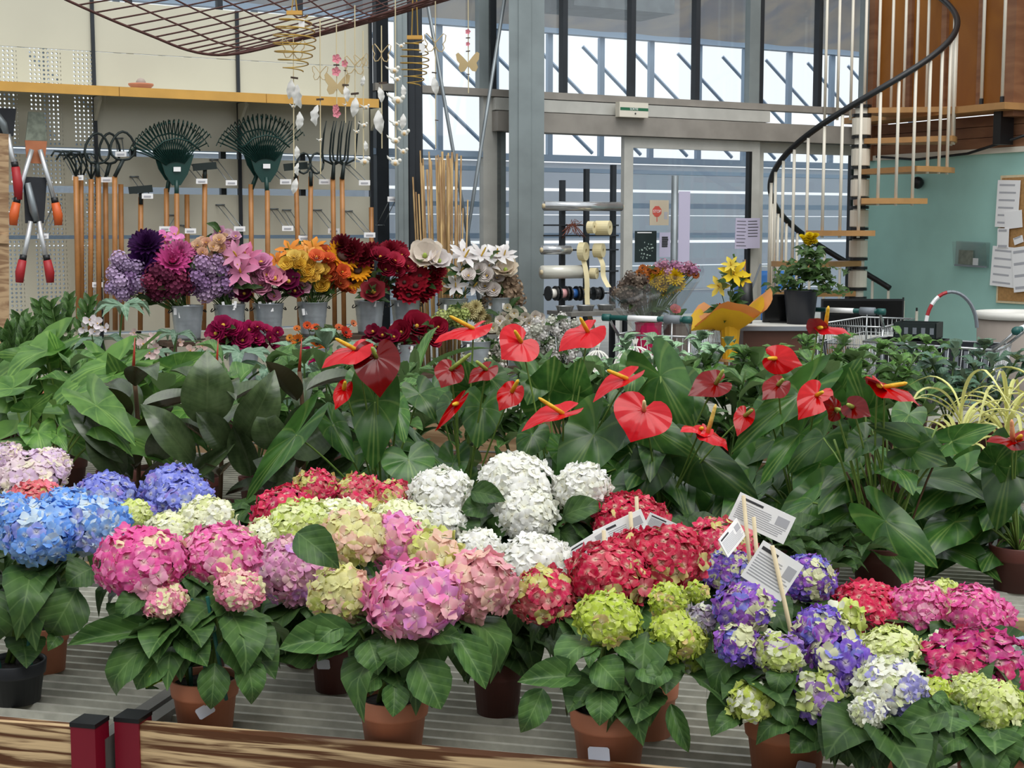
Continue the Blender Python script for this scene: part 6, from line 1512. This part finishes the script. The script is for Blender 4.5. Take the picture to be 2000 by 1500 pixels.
# potted chrysanthemum on the counter
pc_ = at(1563, 630, Yk + .2); pc_.z = kz
t = thing('potted_chrysanthemum', 'yellow chrysanthemum in a tall black pot on the counter', 'plant', pc_); s = ppm(pc_); r = 33 / s; hh = (632 - 566) / s
put('pot', MB().lathe([(r * .2, 0), (r * .78, 0), (r * .99, hh * .97), (r * 1.03, hh), (r * .94, hh), (r * .9, hh * .9)], 24).mesh('pot', M('navy_black_pot', '#171b26', .45), True), t, T(pc_)); put('soil', MB().lathe([(.001, hh * .88), (r * .92, hh * .88)], 16).mesh('soil', m_soil), t, T(pc_))
for i in range(230):
    x = 1575 + random.gauss(0, 32); y = rnd(510, 570) - (20 if abs(x - 1580) < 16 else 0) + abs(x - 1575) * .15; p = at(x, y, pc_.y + rnd(-.15, .12)); a = rnd(0, 6.28); d = Vector((math.cos(a), math.sin(a), rnd(-.4, .6))).normalized(); leaf(MD, p, p + d * .085, .045, Vector((0, -.5, .8)), t, tone=rnd(.4, .75))
top = at(1580, 470, pc_.y)
MB().tube(bez(pc_ + Vector((0, 0, hh * .85)), (pc_ + top) / 2 + Vector((0, 0, .1)), top, 6), .006, 5).build('stem', m_darkstem, t)
for (k, x, y, rr, cc) in sc('mum', 1580, 466, 7, 16, 10, 11, ['#f0d818', '#f4e020', '#e8cc10']): p = at(x, y, pc_.y - .02); put('flower', FM['mum'], t, zframe(p, Vector((rnd(-.5, .5), -.5, .8)), 0, 2 * rr / ppm(p)), colour=cc)
for i in range(16): p = at(1580 + rnd(-14, 14), rnd(478, 515), pc_.y); a = rnd(0, 6.28); leaf(MD, p, p + Vector((math.cos(a), math.sin(a), .4)) * .05, .02, Vector((0, -.6, .7)), t, tone=.5)
# small jar of ties, dark vase with sticks
p = at(1455, 600, Yk + .25); p.z = kz; t = thing('utensil_jar', 'dark jar with sticks standing behind the lilies', 'jar', p)
put('jar', MB().lathe([(.02, 0), (.055, 0), (.06, .16), (.05, .3), (.045, .3)], 16).mesh('jar', m_black, True), t, T(p))
for i in range(5): MB().tube([p + Vector((rnd(-.03, .03), rnd(-.03, .03), .1)), p + Vector((rnd(-.12, .14), rnd(-.05, .05), .42 + rnd(-.05, .1)))], .008, 5).build('stick', random.choice((m_handle, m_greypot, m_darkstem)), t)
# white wire cloches on a small table
cz = at(1200, 724, 8.2).z; cq = at(1204, 724, 8.2); tk = thing('small_table', 'small white table under the wire cloches', 'table', (cq.x, 8.2, 0))
MB().box(cq.x - .25, cq.x + .28, 8.04, 8.36, cz - .025, cz).build('tabletop', m_white, tk)
for dx in (-.24, .25):
    for dy in (8.05, 8.32): MB().box(cq.x + dx, cq.x + dx + .03, dy, dy + .03, 0, cz - .025).build('leg', m_white, tk)
def cloche(label, x, y, rx, h):
    p = at(x, y, 8.2); p.z = cz + .004; s = ppm(p); t = thing('wire_cloche', label, 'cloche', p, group='white wire cloches'); r = rx / s; hh = h / s
    for i in range(14):
        a = PI * 2 * i / 14; MB().tube([p + Vector((r * math.sin(PI / 2 * (1 - k / 6)) * math.cos(a), r * math.sin(PI / 2 * (1 - k / 6)) * math.sin(a), hh * math.sin(PI / 2 * k / 6))) for k in range(7)], .004, 4).build('rib', m_white, t, smooth=True)
    MB().tube([p + Vector((r * math.cos(2 * PI * i / 20), r * math.sin(2 * PI * i / 20), 0)) for i in range(21)], .004, 4).build('base_ring', m_white, t)
    for dx in (-.015, 0, .015): MB().tube([p + Vector((0, 0, hh)), p + Vector((dx, 0, hh + .045))], .006, 5).build('finial', m_white, t)
cloche('small white wire cloche under the ribbon tails', 1166, 722, 28, 38); cloche('wide white wire cloche in front of the first cart', 1240, 726, 42, 46)
# black trays and basket in the third cart
mc = T((c3.x, c3.y, 0)) @ Matrix.Rotation(R(62), 4, 'Z')
for i, (u, v, z, w, l, h, m, lab) in enumerate(((-.01, .62, .60, .30, .38, .33, m_black, 'black plant tray tilted at the front of the third cart'), (.0, .27, .59, .34, .28, .32, m_blackpot, 'charcoal slotted tray in the third cart'), (.03, .6, .935, .2, .26, .1, m_greyiron, 'small dark green crate on top of the black trays'))):
    t = thing('plant_tray', lab, 'tray', mc @ Vector((u, v, z))); b = MB(); a0, a1, b0, b1 = u - w / 2, u + w / 2, v - l / 2, v + l / 2; th = .008
    put('bottom', MB().box(a0, a1, b0, b1, z, z + th).mesh('bottom', m), t, mc)
    for (q) in ((a0, a0 + th, b0, b1), (a1 - th, a1, b0, b1), (a0, a1, b0, b0 + th), (a0, a1, b1 - th, b1)): put('side', MB().box(*q, z, z + h).mesh('side', m), t, mc)
    for k in range(5): yy = b0 + (k + .5) * l / 5; put('slot_bar', MB().box(a0 - .004, a0, yy - .012, yy + .012, z + .03, z + h - .03).mesh('slot_bar', m_greypot), t, mc)
t = thing('tape_hoop', 'arched hoop wound with red and white tape above the third cart', 'hoop', pt(1858, 640, .8)); n = 18
hp = [at(1858 + 50 * math.cos(PI - PI * i / n), 640 - 70 * math.sin(PI * i / n), c3.y + .4) for i in range(n + 1)]
for i in range(n): MB().tube([hp[i], hp[i + 1]], .012, 6).build('tape_band', (m_redgrip if (i // 2) % 2 else m_paper) if i < 8 else m_greypot, t)
p = at(1985, 690, c3.y + .9); p.z = 0; t = thing('grey_bin', 'round taupe bin with white rim behind the third cart', 'bin', p); r = .26; hz = at(1985, 608, c3.y + .9).z
put('body', MB().lathe([(.05, 0), (r * .85, 0), (r, hz * .96), (r * .97, hz * .96), (r * .8, .03)], 24).mesh('body', M('taupe_bin', '#8f857c', .6), True), t, T(p)); put('rim', MB().lathe([(r * .97, hz * .955), (r * 1.04, hz * .955), (r * 1.04, hz), (r * .97, hz), (r * .97, hz * .955)], 24).mesh('rim', m_white, True), t, T(p))
# ================================================================ notices, signs, wall items
def sheet(name, label, x0, y0, x1, y1, d, mat, cat='paper', tilt=0, wall='w', group=None):
    f = pw if wall == 'w' else pt; n = WN if wall == 'w' else TN; u = WU if wall == 'w' else WN
    c = f((x0 + x1) / 2, (y0 + y1) / 2, d); a = f(x0, (y0 + y1) / 2, d); e = f(x1, (y0 + y1) / 2, d); tp_ = f((x0 + x1) / 2, y0, d); bt = f((x0 + x1) / 2, y1, d)
    W, Hh = (e - a).length / 2, (tp_ - bt).length / 2; t = thing(name, label, cat, c, group=group)
    m = frame(c, Vector((0, 0, 1)) * math.cos(tilt) + u * math.sin(tilt), n)
    put('sheet', MB().box(-W, W, -Hh, Hh, -.002, .002).mesh('sheet', mat), t, m); return t, m, W, Hh
def lines(t, m, W, Hh, n, mat=None, x0=-.8, x1=.8, top=.8, bot=-.8, th=.35):
    b = MB()
    for k in range(n):
        y = (top + (bot - top) * k / max(1, n - 1)) * Hh; b.box(x0 * W, x1 * W * rnd(.6, 1), y - Hh * th / n, y + Hh * th / n * .6, .0022, .0028)
    put('print', b.mesh('print', mat or m_greyink), t, m)
def text(t, m, s, size, x, y, mat, name='lettering', align='CENTER'):
    cu = bpy.data.curves.new(name, 'FONT'); cu.body = s; cu.size = size; cu.align_x = align; cu.align_y = 'CENTER'; cu.extrude = .0008; cu.materials.append(mat)
    tmp = bpy.data.objects.new('lettering_source', cu); me = bpy.data.meshes.new_from_object(tmp); bpy.data.objects.remove(tmp); bpy.data.curves.remove(cu)
    return put(name, me, t, m @ T((x, y, .0035)))
m_kraft = M('kraft_paper', '#cdbfa8', .8); m_signred = M('sign_red', '#cf5a4c', .6); m_exitg = M('exit_green', '#1f6a48', .5); m_lilac = M('lilac_paper', '#c9c3dc', .7); m_poster = M('dark_poster', '#1b2b2c', .5, noise=.3, nscale=10)
t, m, W, Hh = sheet('stop_notice', 'kraft paper notice with a red stop sign taped to the door', 1269, 391, 1306, 440, .10, m_kraft)
put('octagon', MB().lathe([(.001, 0), (W * .5, 0), (W * .5, .001), (.001, .001)], 8).mesh('octagon', m_signred), t, m @ T((-W * .25, Hh * .1, .002)) @ Matrix.Rotation(PI / 8, 4, 'Z'))
put('sign_post', MB().box(-W * .29, -W * .21, -Hh * .72, -Hh * .25, .002, .003).mesh('sign_post', m_signred), t, m); text(t, m, 'STOP', W * .34, -W * .25, Hh * .1, m_paper); lines(t, m, W, Hh, 3, x0=.5, x1=.9, top=0, bot=-.4)
t, m, W, Hh = sheet('door_poster', 'dark poster with pale leaf drawing taped to the door', 1240, 451, 1282, 512, .10, m_poster, 'poster')
lines(t, m, W, Hh, 1, m_paper, -.8, .8, .9, .9, .04)
b = MB()
for i in range(26): x, y = rnd(-.6, .6) * W, rnd(-.8, .3) * Hh; b.box(x, x + W * rnd(.04, .16), y, y + Hh * rnd(.03, .10), .0022, .0028)
put('leaf_drawing', b.mesh('leaf_drawing', M('pale_print', '#a8b8b0', .7)), t, m)
t, m, W, Hh = sheet('door_leaflet', 'small grey leaflet beside the dark poster', 1288, 454, 1309, 502, .10, m_lilac); lines(t, m, W, Hh, 5, m_ink, -.6, .6, .6, -.1, .5)
sheet('paper_strip', 'tall lilac paper strip hanging on the door glass', 1325, 374, 1347, 520, .11, m_lilac)
t, m, W, Hh = sheet('handwritten_note', 'white handwritten note on the door frame', 1436, 426, 1460, 486, .16, m_lilac, tilt=.02); lines(t, m, W, Hh, 8, m_ink, th=.2)
t, m, W, Hh = sheet('handwritten_note', 'second note overlapping the white one on the door frame', 1458, 426, 1484, 485, .155, m_lilac, tilt=-.02); lines(t, m, W, Hh, 6, m_ink, top=.8, bot=-.2, th=.2)
s = Sx(1317, .3); MB().tube([wp(s, .3, 0), wp(s, .3, Zx(1317, 343, .3))], .03, 10).build('steel_pole', m_greymetal, None, smooth=True, label='grey steel pole standing before the sliding door', cat='pole')
# exit sign
t, m, W, Hh = sheet('exit_sign', 'ivory exit light box with a green band above the door', 1210, 200, 1266, 229, .2, m_offwhite, 'sign')
put('housing', MB().box(-W, W, -Hh, Hh, -.06, -.002).mesh('housing', m_offwhite), t, m); put('green_band', MB().box(-W * .95, W, -Hh * .12, Hh * .28, .002, .003).mesh('green_band', m_exitg), t, m); text(t, m, 'SORTIE', Hh * .42, 0, Hh * .08, m_paper)
put('indicator', MB().ball((W * .1, -Hh * .5, .002), .008, 8, 5).mesh('indicator', m_ink), t, m)
# teal wall items
t, m, W, Hh = sheet('cork_board', 'cork notice board on the teal wall', 1952, 346, 2060, 590, .02, m_cork, 'board', wall='t')
put('frame', MB().box(-W - .02, W + .02, -Hh - .02, Hh + .02, -.012, -.001).mesh('frame', m_pine), t, m)
for (x0, y0, x1, y1, tl, n, lab) in ((1946, 352, 1990, 444, .04, 6, 'tall printed page at the cork board top'), (1962, 412, 1996, 446, -.1, 0, 'small crumpled slip on the cork board'), (1948, 446, 1970, 484, .0, 2, 'narrow slip between the pinned pages'), (1936, 482, 1984, 560, .06, 5, 'printed page curling off the cork board bottom'), (1978, 482, 2010, 570, -.12, 4, 'page pinned over the bottom corner of the cork board'), (1980, 462, 1998, 476, -.3, 1, 'tiny ticket pinned on bare cork')):
    t, m, W, Hh = sheet('pinned_paper', lab, x0, y0, x1, y1, .035 + .003 * (x0 % 5), m_paper, 'paper', tl, 't', 'papers on the cork board')
    if n: lines(t, m, W, Hh, n, th=.3)
t, m, W, Hh = sheet('wall_pocket', 'clear plastic document pocket on the teal wall', 1866, 472, 1932, 521, .03, m_film, 'pocket', .03, 't')
put('front_film', MB().grid(lambda u, v: ((u * 2 - 1) * W, (v * 2 - 1) * Hh * .95, .02 + .03 * v), 4, 4).mesh('front_film', m_film), t, m); put('bottom_lip', MB().box(-W * .9, W * .9, -Hh, -Hh * .88, 0, .03).mesh('bottom_lip', m_greypot), t, m)
put('card', MB().box(-W * .3, W * .4, -Hh * .85, -Hh * .3, .006, .009).mesh('card', m_paper), t, m); put('card', MB().box(-W * .75, W * .1, -Hh * .85, Hh * .3, .010, .013).mesh('card', m_greycard), t, m)
p = pt(1797, 357, .02); t = thing('wall_speaker', 'small round black speaker on the teal wall behind the stairs', 'speaker', p)
put('body', MB().ball((0, 0, 0), .055, 12, 8).mesh('body', m_black, True), t, T(p + TN * .03)); put('bracket', MB().tube([p - TN * .02, p + TN * .03], .02, 8).mesh('bracket', m_black), t)
# cable along the trim
MB().tube([pt(1712, 306, .08), pt(1790, 312, .08), pt(1890, 300, .08), pt(2010, 262, .08)], .012, 6).build('power_cable', m_black, None, smooth=True, label='black cable drooping along the trim of the teal wall', cat='cable')
# blue drum outside the door
p = wp(Sx(1500, -1.2), -1.2, 0); t = thing('blue_drum', 'bright blue water drum outside behind the glass panel', 'drum', p)
put('body', MB().lathe([(.02, 0), (.32, 0), (.33, .3), (.34, .32), (.33, .34), (.33, .7), (.34, .72), (.33, .74), (.33, 1.15), (.3, 1.2), (.02, 1.2)], 24).mesh('body', M('blue_plastic', '#2f7fd6', .4), True), t, T(p)); put('lid', MB().lathe([(.02, 1.2), (.25, 1.2), (.25, 1.24), (.02, 1.24)], 20).mesh('lid', m_white), t, T(p))
